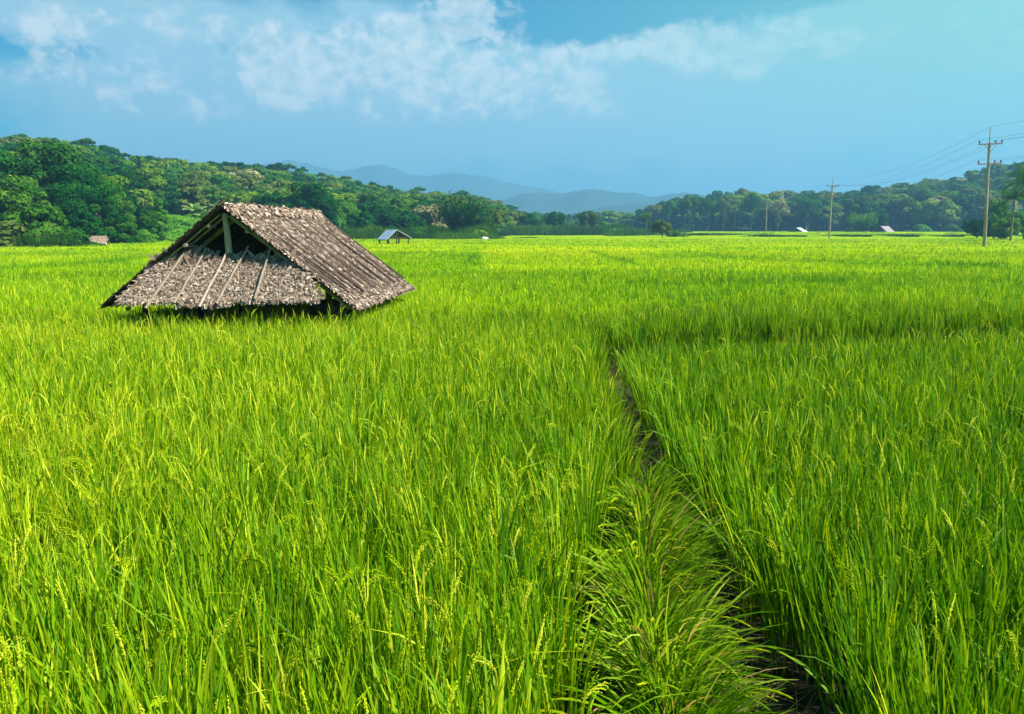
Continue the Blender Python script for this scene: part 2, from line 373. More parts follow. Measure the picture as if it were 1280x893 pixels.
a_ = hills(1.25, 6.5, .215, 46, 6, .0125, .060, .03)
panicles(*a_, 1.7, .012, 6, 1, grains=True)
a_ = hills(6.5, 16.5, .215, 30, 5, .0145, .065, .15)
panicles(*a_, 1.1, .010, 6, 2)
a_ = hills(16.5, 32, .25, 22, 4, .0145, .10, .45)
panicles(*a_, .6, .013, 4, 3, cross=False)
a_ = hills(32, 62, .42, 17, 3, .021, .17, .55)
a_ = hills(62, 150, 1.05, 9, 2, .06, .45, .62)
# closed canopy further out, where the stand reads as a surface
def canopy():
    d = np.concatenate([np.arange(15, 60, .5), np.arange(60, 150, 1.2), np.arange(150, 470, 2.5)]); az = np.linspace(-.80, .80, 700)
    D, A = np.meshgrid(d, az, indexing='ij'); X = D * np.tan(A); Y = D
    k = keep(X, Y)
    Z = terr(X, Y) + rheight(X, Y) - .17 + rng.normal(0, .018, X.shape) * np.clip(D / 40, .4, 1.5)
    Z = np.where(D < 16.5, Z - .35, Z)
    V = np.stack([X, Y, Z], 2).reshape(-1, 3); n = len(az); i, j = np.meshgrid(np.arange(len(d) - 1), np.arange(n - 1), indexing='ij')
    q = np.stack([i * n + j, i * n + j + 1, (i + 1) * n + j + 1, (i + 1) * n + j], 2)
    ok = k[:-1, :-1] & k[1:, 1:] & k[:-1, 1:] & k[1:, :-1]
    # irregular field outline: the far margins
    cx, cyy = X[:-1, :-1], Y[:-1, :-1]
    ok &= cyy < np.interp(cx / cyy, EDGE_A, EDGE_D)
    t = np.clip(ripeness_light(X, Y) + rng.normal(0, .05, X.shape) + .03, 0, 1)
    rice.add(V, q[ok], 2, t.ravel())
# distance of the field's far margin against direction (x/y)
EDGE_A = np.array([-1.2, -.63, -.53, -.50, -.44, -.36, -.33, -.20, -.16, -.03, .0, .15, .2, .40, .66, 1.2])
EDGE_D = np.array([70, 78, 82, 110, 118, 120, 150, 150, 158, 165, 250, 280, 400, 330, 290, 260])
canopy()
ro = rice.build('rice', [RICE, PAN, CANOPY])
tag(ro, 'bright green rice standing waist high across the whole paddy field', 'rice', kind='stuff')

# ------------------------------------------------------------------ lodged grass on the bund
bg = Geo()
def bund():
    n = 5200
    y = rng.uniform(1.4, LY.max() - .1, n * 2); xl = xleft(y); xg = xgap(y)
    s = rng.uniform(0, 1, n * 2); k = (xg - xl > .10); y, xl, xg, s = y[k], xl[k], xg[k], s[k]
    n = len(y); x = xl + .28 + (xg - .42 - xl) * (.06 + .60 * s)
    tuft = np.floor(y / .19) * 7 + np.floor(x / .16); ph = (np.sin(tuft * 12.9898) * 43758.5453) % 1; ph2 = (np.sin(tuft * 78.233) * 12543.123) % 1
    az = np.interp(s, [0, .25, .5, .8, 1], [3.75, 4.1, 4.9, 5.75, 6.15]) + rng.normal(0, .55, n) + (ph - .5) * 1.7
    th = rng.uniform(.0, .60, n) * rng.uniform(.2, 1, n) + .2 * np.abs(s - .45) + .2 * ph2; cur = rng.uniform(.35, 1.35, n)
    L = rng.uniform(.30, .92, n) * np.interp(s, [0, .25, .5, 1], [.50, .78, 1, .52]) * np.where(y > 4, .95, 1) * (.8 + .25 * ph2)
    z = .24 * (1 - .75 * s) + rng.uniform(0, .06, n)
    t = np.clip(rng.normal(.56, .2, n) + .2 * (ph2 - .5), 0, .93); dead = rng.uniform(0, 1, n) < .05; t[dead] = 1
    strips(bg, np.stack([x, y, z], 1), az, th, cur, L, rng.uniform(.008, .019, n), 8, t, 0)
    n = 190; y = rng.uniform(1.8, LY.max() - .4, n); x = xleft(y) + .2 + (xgap(y) - .45 - xleft(y)) * rng.uniform(.1, .7, n); k = xgap(y) - xleft(y) > .35; x, y = x[k], y[k]; n = len(x)
    az = rng.uniform(2.9, 6.0, n); P, th = strips(bg, np.stack([x, y, np.full(n, .1)], 1), az, rng.uniform(.1, .5, n), rng.uniform(.5, 1., n), rng.uniform(.45, .7, n), .004, 5, .6, 0, prof='flat')
    for tw in (0, .8, 1.57, 2.4): strips(bg, P[:, -1, :], az, th[:, -1], .7, np.full(n, .17), .011, 9, np.clip(rng.normal(.5, .2, n), 0, 1), 1, twist=np.full(n, tw), pw=1, prof='pan')
    # straw coloured litter low in the gap
    n = 1500; y = rng.uniform(1.4, YEND, n); x = xgap(y) + rng.normal(0, .16, n)
    strips(bg, np.stack([x, y, np.full(n, .04)], 1), rng.uniform(0, 6.28, n), rng.uniform(.7, 1.4, n), rng.uniform(0, .5, n), rng.uniform(.15, .45, n), rng.uniform(.004, .009, n), 4, np.where(rng.uniform(0, 1, n) < .6, 1, .3), 0)
    # fringe arching over the gap from the left stand
    n = 500; y = rng.uniform(3.6, YEND, n); x = xgap(y) - .34 + rng.normal(0, .06, n)
    strips(bg, np.stack([x, y, np.full(n, .1)], 1), rng.normal(-.5, .6, n), rng.uniform(.05, .30, n), rng.uniform(.3, 1.2, n), rng.uniform(.55, .9, n), rng.uniform(.007, .012, n), 7, np.clip(rng.normal(.6, .2, n), 0, .93), 0)
bund()
tag(bg.build('bund_grass', [BUND, PAN]), 'long lodged grass flopping over both sides of the narrow path in the rice', 'grass', kind='stuff')

# ------------------------------------------------------------------ ground
def ground():
    g = Geo()
    xs = np.concatenate([[-6000, -2500, -900, -400], np.arange(-250, 251, 10), [400, 900, 2500, 6000]])
    ys = np.concatenate([[-6000, -1500, -200, -20], np.arange(0, 520, 10), [700, 1200, 2500, 6000]])
    X, Y = np.meshgrid(xs, ys, indexing='ij'); Z = terr(X, Y) * .9 * (np.abs(X) < 260) * (Y < 510) - .02
    V = np.stack([X, Y, Z], 2).reshape(-1, 3); n = len(ys)
    i, j = np.meshgrid(np.arange(len(xs) - 1), np.arange(n - 1), indexing='ij')
    q = np.stack([i * n + j, (i + 1) * n + j, (i + 1) * n + j + 1, i * n + j + 1], 2).reshape(-1, 4)
    g.add(V, q); return tag(g.build('ground', [SOIL], smooth=True), 'dark muddy soil under the rice paddy', 'ground', kind='structure')
ground()
def bundsoil():
    g = Geo(); ys = np.arange(1.2, YEND, .12); m = 9; V = []
    for y in ys:
        a = min(float(xleft(y)), float(xgap(y)) - .3) - .05; b = float(xgap(y)) + .02
        for k in range(m):
            f = k / (m - 1); V.append((a + (b - a) * f, y, -.03 + .27 * math.sin(math.pi * f ** .6) ** .7 * (min(1, (b - a) / .6)) + random.uniform(-.012, .012)))
    q = [(i * m + k, i * m + k + 1, (i + 1) * m + k + 1, (i + 1) * m + k) for i in range(len(ys) - 1) for k in range(m - 1)]
    g.add(V, q); tag(g.build('path', [SOIL], smooth=True), 'narrow earth bund path running through the rice', 'path', kind='structure')
bundsoil()

# ------------------------------------------------------------------ thatched hut
def flakes(g, P, rows, cols, ln, wd, jit=.35, lift=.03, spread=.35, fringe=True, tlo=0, thi=1):
    """overlapping dry leaves on a four-cornered panel P = top-left, top-right, bottom-right, bottom-left"""
    P = np.array([tuple(p) for p in P]); n = rows * cols
    r = np.repeat(np.arange(rows), cols) / rows; c = rng.uniform(0, 1, n)
    t = np.clip(r + rng.uniform(-jit, jit, n) / rows, -.01, 1.0)
    top = P[0] + (P[1] - P[0]) * c[:, None]; bot = P[3] + (P[2] - P[3]) * c[:, None]
    pos = top + (bot - top) * t[:, None]
    dn = bot - top; dn /= np.linalg.norm(dn, axis=1)[:, None]
    nr = np.cross(P[2] - P[0], P[3] - P[1]); nr = nr / np.linalg.norm(nr); nr = nr if nr[2] > 0 else -nr
    sd = np.cross(nr[None], dn)
    a = rng.normal(0, spread, n)[:, None]; D = dn * np.cos(a) + sd * np.sin(a); Sd = np.cross(nr[None], D)
    l = (ln * rng.uniform(.6, 1.35, n))[:, None]; w = (wd * rng.uniform(.5, 1.3, n))[:, None]
    up = (lift * rng.uniform(.1, 1.6, n))[:, None]; roll = rng.normal(0, .22, n)[:, None]
    Sd = Sd * np.cos(roll) + nr[None] * np.sin(roll)
    z0 = (rng.uniform(.0, .02, n))[:, None]
    A = pos + nr[None] * z0; B = pos + D * l * .5 + nr[None] * (z0 + up); C = pos + D * l + nr[None] * (z0 + up * rng.uniform(.0, 1.3, n)[:, None])
    V = np.stack([A - Sd * w * .35, A + Sd * w * .35, B - Sd * w * .5, B + Sd * w * .5, C - Sd * w * .28, C + Sd * w * .28], 1).reshape(-1, 3)
    q = np.array([(0, 1, 3, 2), (2, 3, 5, 4)]); Q = (q[None] + (np.arange(n) * 6)[:, None, None]).reshape(-1, 4)
    tt = np.clip(rng.beta(1.6, 1.5, n) * (thi - tlo) + tlo, 0, 1)
    g.add(V, Q, 0, np.repeat(tt, 6))
hut = empty('thatched_hut', (HO[0], HO[1], 0), -HT)
tag(hut, 'large weathered thatched hut with an open gable standing deep in the rice', 'hut')
ZR, ZE, W = 2.87, 1.024, 2.406; K = (ZR - ZE) / W; LR = 5.24
def sl(s, v, dz=0): return Vector((s, v, ZR - K * abs(s) + dz))       # point on the roof surface
Mi = Vector
# roof panels
def rpanel(sgn, name):
    P = [sl(0, 0), sl(0, LR), sl(sgn * 2.34, LR - .1), sl(sgn * 2.34, 0.02)]
    if sgn < 0: P = [P[0], P[3], P[2], P[1]]; P = [sl(0, LR), sl(0, 0), sl(-2.34, .02), sl(-2.34, LR - .1)]
    g = Geo(); slab(g, [p - Vector((0, 0, .03)) for p in P], .05); slo = g
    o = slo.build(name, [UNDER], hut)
    f = Geo(); rows = 50; flakes(f, P, rows, 470 if sgn > 0 else 240, .11, .032, lift=.014, spread=.55)
    # ragged eave fringe and verge
    e0, e1 = P[3], P[2]
    flakes(f, [e0.lerp(P[0], .03), e1.lerp(P[1], .03), e1.lerp(P[1], -.012), e0.lerp(P[0], -.012)], 5, 330, .10, .042, lift=.025, spread=.6)
    q0, q1 = (P[0], P[3]) if sgn > 0 else (P[1], P[2])
    hx = Vector((0, .07, 0))
    flakes(f, [q0 - hx * .4, q0 + hx, q1 + hx, q1 - hx * .4], 70, 22, .10, .04, lift=.03, spread=.7)
    f.build('thatch', [THATCH], o)
    return o
rp = rpanel(1, 'roof'); lp = rpanel(-1, 'roof')
f = Geo()
for s_ in (1, -1):
    P = [sl(0, 0, .035), sl(0, LR, .035), sl(s_ * .22, LR, .02), sl(s_ * .22, 0, .02)]
    flakes(f, P, 3, 420, .13, .07, lift=.03, spread=.7)
f.build('ridge_cap', [THATCH], hut)
# bamboo strips pressed down over the thatch
vb = [.10, .20, .52, .60, .95, 1.32, 1.42, 1.85, 2.25, 2.36, 2.85, 3.30, 3.42, 3.95, 4.45, 4.55, 5.08]
for i, v in enumerate(vb):
    g = Geo(); e = random.uniform(2.0, 2.3)
    if v == .20: e = 1.9
    bentpole(g, sl(-.10, v, .17), sl(e, v + random.uniform(-.05, .06), .078), random.uniform(.017, .025), seg=9, bend=.005, n=6, tint=random.uniform(.1, .7))
    g.build('batten', [BATTEN], hut)
for i, v in enumerate([.3, .9, 1.5, 2.2, 2.9, 3.6, 4.4, 5.0]):
    g = Geo(); bentpole(g, sl(.10, v, .12), sl(-2.2, v, .05), .014, seg=7, bend=.005, n=6, tint=.3); g.build('batten', [BATTEN], hut)
# purlins, rafters
for s_, pr in ((-.28, .06), (-.72, .0), (-1.28, .0), (-1.85, .0), (.4, .1), (1.0, .1), (1.6, .1), (2.1, .1)):
    g = Geo(); tube(g, [sl(s_, pr - .04, -.14), sl(s_, .26, -.14)], [.034, .032], 8, 1); tube(g, [sl(s_, .27, -.14), sl(s_, LR - .1, -.14)], [.030, .028], 8, 0); g.build('purlin', [DARKWOOD, STICK], hut)  # lit ends pale, inner length dark: interior shade put into the wood colour
for s_ in (-1, 1):
    for v, r, m, dz in ((.04, .016, BAMBOO, -.10), (.22, .020, BAMBOO, -.12), (.55, .045, BAMBOO, -.20), (1.7, .035, DARKWOOD, -.2), (2.9, .035, DARKWOOD, -.2), (4.1, .035, DARKWOOD, -.2)):
        g = Geo(); bentpole(g, sl(s_ * .06, v, dz), sl(s_ * 2.25, v, dz), r, r * .85, seg=6, bend=.004, n=8); g.build('rafter', [m], hut)
g = Geo(); bentpole(g, (0, .35, ZR - .17), (0, LR - .2, ZR - .17), .045); g.build('ridge_pole', [DARKWOOD], hut)
g = Geo(); bentpole(g, (.02, .16, 1.90), (-.03, .16, ZR - .12), .066, .052, seg=9, bend=.006, n=10, wob=.05); g.build('post', [POST], hut)
for u, v, z in ((-1.85, .5, 1.35), (1.75, .5, 1.45), (-1.0, .45, 1.7), (.55, .6, 1.2), (-1.85, 2.7, 1.35), (1.85, 2.7, 1.35), (-1.85, 4.8, 1.35), (1.85, 4.8, 1.35), (0, 4.7, 2.7)):
    g = Geo(); bentpole(g, (u, v, 0), (u * .99, v, z), .07, .06, seg=6, bend=.006, n=9); g.build('post', [DARKWOOD], hut)
g = Geo(); bentpole(g, (-1.35, .12, 1.90), (1.3, .12, 1.90), .022, seg=6, bend=.003); g.build('tie_beam', [STICK], hut)
# lean-to apron of thatch below the gable opening
HP = Vector((HO[0], HO[1], 0))
def toloc(w):
    d = w - HP; return Vector((d.x * HU[0] + d.y * HU[1], d.x * HV[0] + d.y * HV[1], d.z))
# plane through the tie beam line (v=.30,z=1.88) and the lower edge (v=-.22,z=1.07)
pn = Vector((0, .81, -.52)).normalized(); pn = Vector((0, -.81, .52)).normalized(); pp = Vector((0, .06, 1.88))
def onap(u, v, off=0):
    a, b = ray(u, v); o = toloc(Vector((0, 0, CZ))); d = toloc(Vector((a, 1, CZ + b))) - o
    t = (pp - o).dot(pn) / d.dot(pn); return o + d * t + pn * off
ap = Geo()
TL, TR, BR, BL = onap(200, 326), onap(366, 327), onap(397, 374), onap(150, 377)
slab(ap, [TL - pn * .04, TR - pn * .04, BR - pn * .04, BL - pn * .04], .04)
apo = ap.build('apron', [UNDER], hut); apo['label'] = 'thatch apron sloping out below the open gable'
f = Geo(); flakes(f, [TL, TR, BR, BL], 34, 360, .11, .034, lift=.022, spread=1.0, tlo=.14)
flakes(f, [BL.lerp(TL, .05), BR.lerp(TR, .05), BR, BL], 4, 260, .11, .04, lift=.03, spread=.9, tlo=.22)
flakes(f, [BL.lerp(BR, .28), BL.lerp(BR, .55), BL.lerp(BR, .55) + (BR - TR) * .07, BL.lerp(BR, .28) + (BR - TR) * .05], 4, 60, .13, .07, spread=.8)
flakes(f, [TR.lerp(BR, .35) - Vector((.1, 0, 0)), TR.lerp(BR, .35) + Vector((.05, 0, 0)), BR + Vector((.06, 0, 0)), BR - Vector((.1, 0, 0))], 16, 14, .12, .06, spread=1.4)
flakes(f, [TL + Vector((0, 0, .05)), TR + Vector((0, 0, .05)), TR.lerp(BR, .14), TL.lerp(BL, .14)], 3, 170, .20, .09, lift=.02, spread=1.3, tlo=.15, thi=.7)
f.build('thatch', [THATCH], apo)
for (a, b, c, d, r) in ((183.5, 388, 233, 318, .026), (220, 381, 260.5, 313, .022), (251, 385, 285, 319, .021), (273, 382, 312.5, 311, .024), (320, 376, 340, 312, .024)):
    g = Geo(); bentpole(g, onap(a, b, .075), onap(c, d, .085), r, r * .8, seg=9, bend=.014, n=8, tint=random.uniform(.3, .8)); g.build('pole', [STICK], apo)
g = Geo(); bentpole(g, onap(262, 330, .04), onap(264.5, 320, .05), .018); g.build('pole', [STICK], apo)
g = Geo(); bentpole(g, onap(328, 326, .04), onap(330, 320, .05), .03); g.build('pole', [STICK], apo)
# back gable
g = Geo(); y_ = LR - .35
V = [(-1.95, y_, 1.30), (1.95, y_, 1.30), (0, y_, ZR - .1), (-1.95, y_ + .04, 1.30), (1.95, y_ + .04, 1.30), (0, y_ + .04, ZR - .1)]
g.add(V, [(0, 1, 4, 3), (1, 2, 5, 4), (2, 0, 3, 5)], 0, .5, [(0, 2, 1), (3, 4, 5)])
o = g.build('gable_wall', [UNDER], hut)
# bench inside
b = empty('bench', tuple(HP + Vector((HU[0] * 1.45 + HV[0] * 1.5, HU[1] * 1.45 + HV[1] * 1.5, 0))), -HT)
tag(b, 'dark wooden bench under the right side of the thatched hut roof', 'bench')
g = Geo(); box(g, (0, 0, 1.02), (.62, .9, .05)); g.build('seat', [DARKWOOD], b)
for x in (-.27, .27):
    for y in (-.4, .4):
        g = Geo(); box(g, (x, y, .4975), (.06, .06, .995)); g.build('leg', [DARKWOOD], b)
g = Geo(); box(g, (0, -.4, .80), (.478, .04, .05)); g.build('rail', [DARKWOOD], b)

# ------------------------------------------------------------------ small field huts
def field_hut(name, label, loc, rz, L, wl, wr, zr, zl, zr2, mt, mu=DARKWOOD, posts=True, gable=False, over=.0):
    """ridge along local +Y, gable towards local -Y"""
    e = empty(name, loc, rz); tag(e, label, 'hut')
    for s_, w, ze in ((-1, wl, zl), (1, wr, zr2)):
        g = Geo(); P = [(0, 0, zr), (0, L, zr), (s_ * w, L, ze), (s_ * w, 0, ze)]
        if s_ < 0: P = [P[1], P[0], P[3], P[2]]
        slab(g, P, .06); o = g.build('roof', [mt], e)
        g = Geo(); slab(g, [(a * .985, b_ + (.02 if b_ == 0 else -.02), c - .075) for a, b_, c in P], .03); g.build('shade_underside', [UNDER], o)  # added dark sheet, shade below the roof put in as colour
        if mt is THATCH:
            f = Geo(); flakes(f, P, 12, 60, .35, .16, lift=.03); f.build('thatch', [THATCH], o)
        else:
            g = Geo(); k = max(4, int(L / .28))
            for i in range(k + 1):
                y = L * i / k; a = np.array([s_ * .03, y, zr + .012]); b_ = np.array([s_ * w, y, ze + .012]); tube(g, [a, b_], .018, 4)
            g.build('rib', [mt], e if False else o)
    for i, (x, ze) in enumerate(((-wl * .8, zr - (zr - zl) * .8 - .08), (wr * .8, zr - (zr - zr2) * .8 - .08), (0, zr - .1))):
        for y in (.15, L - .15):
            g = Geo(); tube(g, [(x, y, 0), (x, y, ze)], .09, 7); g.build('post', [mu], e)
    g = Geo(); tube(g, [(-wl * .8, .15, zr - (zr - zl) * .8 - .1), (wr * .8, .15, zr - (zr - zr2) * .8 - .1)], .06, 6); g.build('tie_beam', [mu], e)
    if gable:
        for y in (.25, L - .25):
            g = Geo(); V = [(-wl * .9, y, 0), (wr * .9, y, 0), (wr * .9, y, zr - (zr - zr2) * .9 - .08), (0, y, zr - .1), (-wl * .9, y, zr - (zr - zl) * .9 - .08)]
            V += [(a, b_ + .05, c) for a, b_, c in V]
            g.add(V, [(0, 1, 6, 5), (1, 2, 7, 6), (2, 3, 8, 7), (3, 4, 9, 8), (4, 0, 5, 9), (0, 4, 3, 2), (5, 7, 8, 9)], 0, .5, [(0, 2, 1), (5, 6, 7)]); g.build('gable_wall', [mu], e)
    return e
field_hut('field_hut', 'small open field hut with a pale blue tin roof on dark posts', tuple(at(496.5, 300, 100))[:2] + (0,), .55, 3.2, 1.35, 1.95, 2.45, 1.25, 1.42, TIN)
field_hut('field_hut', 'small low thatched hut beside the tall grass at the foot of the hill', tuple(at(115, 300, 92))[:2] + (.15,), -1.25, 1.55, .6, 1.0, 1.6, .75, .75, THATCH, UNDER, gable=True)
field_hut('field_hut', 'small brown roofed hut beside dark bushes near the far wood', tuple(at(1100, 290, 280))[:2] + (.9,), -1.05, 4.4, 2.2, 3.0, 2.85, 1.1, .6, BROWNR, UNDER, gable=True)
field_hut('field_hut', 'tiny white roofed hut half hidden by a dark bush in front of the wood', tuple(at(995.5, 290, 290))[:2] + (.9,), -1.0, 2.4, 1.8, 3.4, 2.3, .9, .7, WHITETIN, DARKWOOD)

# ------------------------------------------------------------------ utility poles and wires
def upole(loc, label, lean=(0, 0), low=True):
    e = empty('utility_pole', loc); e.rotation_euler = (lean[0], lean[1], R(8)); tag(e, label, 'utility pole', 'utility poles crossing the paddy field')
    g = Geo(); tube(g, [(0, 0, -.3), (0, 0, 4), (0, 0, 8), (0, 0, 11.15)], [.185, .165, .14, .12], 10); g.build('pole', [CONC], e)
    g = Geo(); tube(g, [(0, .0, 11.15), (0, 0, 12.7)], [.05, .035], 6); g.build('lightning_rod', [CONC], e)
    for z, x0 in ((11.0, 1.32), (9.05, 1.32)):
        g = Geo(); box(g, (0, -.17, z), (2 * x0, .09, .11)); c = g.build('crossarm', [RUST], e)
        for x in (-x0 + .08, .55, x0 - .08):
            g = Geo(); tube(g, [(x, -.17, z + .06), (x, -.17, z + .12), (x, -.17, z + .13), (x, -.17, z + .24), (x, -.17, z + .25), (x, -.17, z + .36)], [.03, .03, .08, .07, .075, .05], 8); g.build('insulator', [PORC], c)
    for s_ in (-1, 1):
        g = Geo(); tube(g, [(0, -.16, 10.2), (s_ * .65, -.17, 10.95)], .025, 5); g.build('brace', [RUST], e)
    return e
PP = [at(1231, 305, 83), at(1036.5, 297, 162), at(957, 293, 273), at(918, 291, 375)]
LB = ['tall utility pole at the right of the field with two rusty crossarms', 'second utility pole away, slim against the sky above the far wood',
      'third utility pole away, small and dark before the wood', 'fourth and farthest utility pole, a thin line before the wood']
for p, l in zip(PP, LB): upole((p.x, p.y, 0), l, (0, R(-2.6) if p is PP[0] else 0))
ends = [Vector((PP[0].x - 15.5, 4, 0))] + [Vector((p.x, p.y, 0)) for p in PP]
WN = [('top', 0, 12.68), ('a', -1.24, 11.36), ('b', .55, 11.36), ('c', 1.24, 11.36), ('d', -1.24, 9.42), ('e', 1.24, 9.42)]
WL = ['thin topmost wire strung between the tips of the utility poles', 'wire on the left end of the upper crossarms', 'wire beside the pole top on the upper crossarms',
      'wire on the right end of the upper crossarms', 'wire on the left end of the lower crossarms', 'wire on the right end of the lower crossarms']
for (nm, ox, z), lb in zip(WN, WL):
    g = Geo(); pts = []
    for k in range(len(ends) - 1):
        a, b_ = ends[k], ends[k + 1]
        for t in np.linspace(0, 1, 15)[(0 if k == 0 else 1):]:
            p = a.lerp(b_, t); dxp = -.045 * z * ((1 - t) if k == 1 else (t if k == 0 else 0)); pts.append((p.x + dxp + ox * .99, p.y - ox * .14 - .17, z - (1.7 if k else 1.2) * 4 * t * (1 - t)))
    tube(g, pts, .011, 5); tag(g.build('power_line', [WIREM]), lb, 'power line', 'power lines')

# ------------------------------------------------------------------ hills (terrain)
def sector(tab, name, label, H, extra=.5, n=90, m=26, shape=1.15):
    """terrain between base and crest distances, table rows: u, base distance, crest distance, treetop v"""
    tab = np.array(tab, float); us = np.linspace(tab[0, 0], tab[-1, 0], n)
    A = np.array([ray(u, 287)[0] for u in us]); B = np.interp(us, tab[:, 0], tab[:, 1]); C = np.interp(us, tab[:, 0], tab[:, 2]); Vt = np.interp(us, tab[:, 0], tab[:, 3])
    Zc = np.array([max(0, top_z(v, c) - H) for v, c in zip(Vt, C)])
    def zf(a, y):
        b = np.interp(a, A, B); c = np.interp(a, A, C); zc = np.interp(a, A, Zc); t = (y - b) / (c - b)
        up = np.clip(t, 0, 1) ** shape; dn = np.clip((t - 1) / extra, 0, 1); z = zc * up * (1 - dn ** 2 * (3 - 2 * dn))
        return z + (vnoise(a * 300, y, 22, 4) - .5) * zc * .10 * np.clip(t, 0, 1) * (dn < .5)
    T = np.linspace(-.03, 1 + extra, m); g = Geo()
    AA, TT = np.meshgrid(A, T, indexing='ij'); BB = np.interp(AA, A, B); CC = np.interp(AA, A, C); YY = BB + TT * (CC - BB); XX = AA * YY
    ZZ = zf(AA, YY); ZZ = np.where(TT < 0, -.4, ZZ); ZZ[:, -1] = -1; ZZ[0, :] = -1; ZZ[-1, :] = -1
    i, j = np.meshgrid(np.arange(n - 1), np.arange(m - 1), indexing='ij')
    q = np.stack([i * m + j, (i + 1) * m + j, (i + 1) * m + j + 1, i * m + j + 1], 2).reshape(-1, 4)
    g.add(np.stack([XX, YY, ZZ], 2).reshape(-1, 3), q); tag(g.build(name, [HILLG], smooth=True), label, 'hill', kind='structure')
    return dict(A=A, B=B, C=C, z=zf)
LEFT = [(-420, 92, 250, 215), (-150, 88, 250, 200), (0, 88, 250, 187), (40, 90, 255, 175), (70, 94, 260, 170), (100, 100, 265, 178), (130, 106, 270, 184), (170, 114, 280, 192), (200, 120, 290, 199), (240, 124, 300, 207), (275, 128, 305, 206),
        (330, 150, 315, 210), (380, 165, 325, 216), (430, 172, 335, 226), (480, 176, 350, 237), (530, 185, 370, 241), (575, 200, 385, 243), (610, 235, 400, 250), (640, 270, 420, 264), (662, 300, 430, 276), (690, 330, 440, 284)]
HL = sector(LEFT, 'hill', 'forested hill rising behind the left side of the field', 8.0)
RIGHT = [(800, 440, 500, 274), (820, 430, 480, 262), (850, 410, 470, 248), (870, 400, 470, 243), (930, 390, 480, 241), (1000, 378, 480, 243), (1050, 365, 480, 241), (1100, 350, 480, 235), (1150, 340, 480, 228), (1200, 330, 470, 218), (1240, 320, 460, 211), (1290, 312, 450, 203), (1400, 305, 440, 195), (1650, 300, 430, 190)]
HR = sector(RIGHT, 'hill', 'wooded hill rising behind the right side of the field', 14.0, shape=1.0)

# ------------------------------------------------------------------ far mountains
def mountain(name, label, prof, Y, depth, seed):
    us = np.linspace(prof[0][0], prof[-1][0], 220); vs = np.interp(us, [p[0] for p in prof], [p[1] for p in prof])
    T = np.linspace(-1, 1, 21); V = []
    for u, v in zip(us, vs):
        zc = max(2, top_z(v, Y)); a = ray(u, 250)[0]
        for t in T:
            y = Y + t * depth; pr = 1 - abs(t) ** .9
            V.append((a * y, y, -3 + (zc + 3) * pr * (1 + .0) + (1 - abs(t)) * abs(t) * (float(vnoise(a * Y, y, depth * .16, seed)) - .5) * zc * 1.1 + (float(vnoise(a * Y, 0, depth * .05, seed + 3)) - .5) * zc * .03 * pr))
    g = Geo(); m = len(T); q = [(i * m + j, (i + 1) * m + j, (i + 1) * m + j + 1, i * m + j + 1) for i in range(len(us) - 1) for j in range(m - 1)]
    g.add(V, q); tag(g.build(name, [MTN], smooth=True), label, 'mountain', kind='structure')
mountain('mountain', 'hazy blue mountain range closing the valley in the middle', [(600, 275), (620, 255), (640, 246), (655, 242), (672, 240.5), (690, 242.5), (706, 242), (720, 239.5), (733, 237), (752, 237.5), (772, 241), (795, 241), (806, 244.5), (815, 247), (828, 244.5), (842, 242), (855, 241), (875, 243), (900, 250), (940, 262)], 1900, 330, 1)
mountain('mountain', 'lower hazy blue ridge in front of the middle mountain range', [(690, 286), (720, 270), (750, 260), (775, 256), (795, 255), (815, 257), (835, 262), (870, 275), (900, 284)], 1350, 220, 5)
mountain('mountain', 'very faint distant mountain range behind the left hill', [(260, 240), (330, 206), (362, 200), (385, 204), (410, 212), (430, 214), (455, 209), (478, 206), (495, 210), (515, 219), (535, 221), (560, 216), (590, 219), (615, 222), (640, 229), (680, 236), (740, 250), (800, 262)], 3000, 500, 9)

# ------------------------------------------------------------------ tree crowns
def leafcloud(g, C, Rr, n, size, up=.35, mat_=0, tbase=.5, flat=.6, topcream=0):
    C = np.asarray(C, float); Rr = np.asarray(Rr, float)
    if Rr.ndim == 1: Rr = np.stack([Rr, Rr, Rr * .75], 1)
    B = len(C); w = Rr[:, 0] * Rr[:, 2]; idx = rng.choice(B, int(n * 1.7), p=w / w.sum())
    d = rng.normal(0, 1, (len(idx), 3)); d[:, 2] += .25; d /= np.linalg.norm(d, axis=1)[:, None]
    rad = 1 - .30 * rng.uniform(0, 1, len(idx)) ** 1.5 + np.where(rng.uniform(0, 1, len(idx)) < .12, rng.uniform(0, .18, len(idx)), 0)
    P = C[idx] + d * Rr[idx] * rad[:, None]
    ins = np.zeros(len(P), bool)
    for b_ in range(B): ins |= (np.sum(((P - C[b_]) / Rr[b_]) ** 2, 1) < .55) & (idx != b_)
    k = ~ins; P, d, idx = P[k][:n], d[k][:n], idx[k][:n]; m = len(P)
    nn = d + rng.normal(0, .36, (m, 3)); nn[:, 2] += up; nn /= np.linalg.norm(nn, axis=1)[:, None]
    t1 = np.cross(nn, rng.normal(0, 1, (m, 3))); t1 /= np.linalg.norm(t1, axis=1)[:, None]; t2 = np.cross(nn, t1)
    s1 = (size * rng.uniform(.55, 1.25, m))[:, None]; s2 = s1 * rng.uniform(.45, .8, m)[:, None]; bend = nn * s1 * rng.uniform(-.25, .1, m)[:, None]
    V = np.stack([P - t1 * s1, P - t2 * s2 + bend, P + t1 * s1, P + t2 * s2 + bend], 1).reshape(-1, 3)
    tb = rng.normal(0, .13, B)[idx]
    t = np.clip(tbase + tb + rng.normal(0, .12, m), 0, 1)
    g.add(V, np.arange(m * 4).reshape(-1, 4), mat_, np.repeat(t, 4))
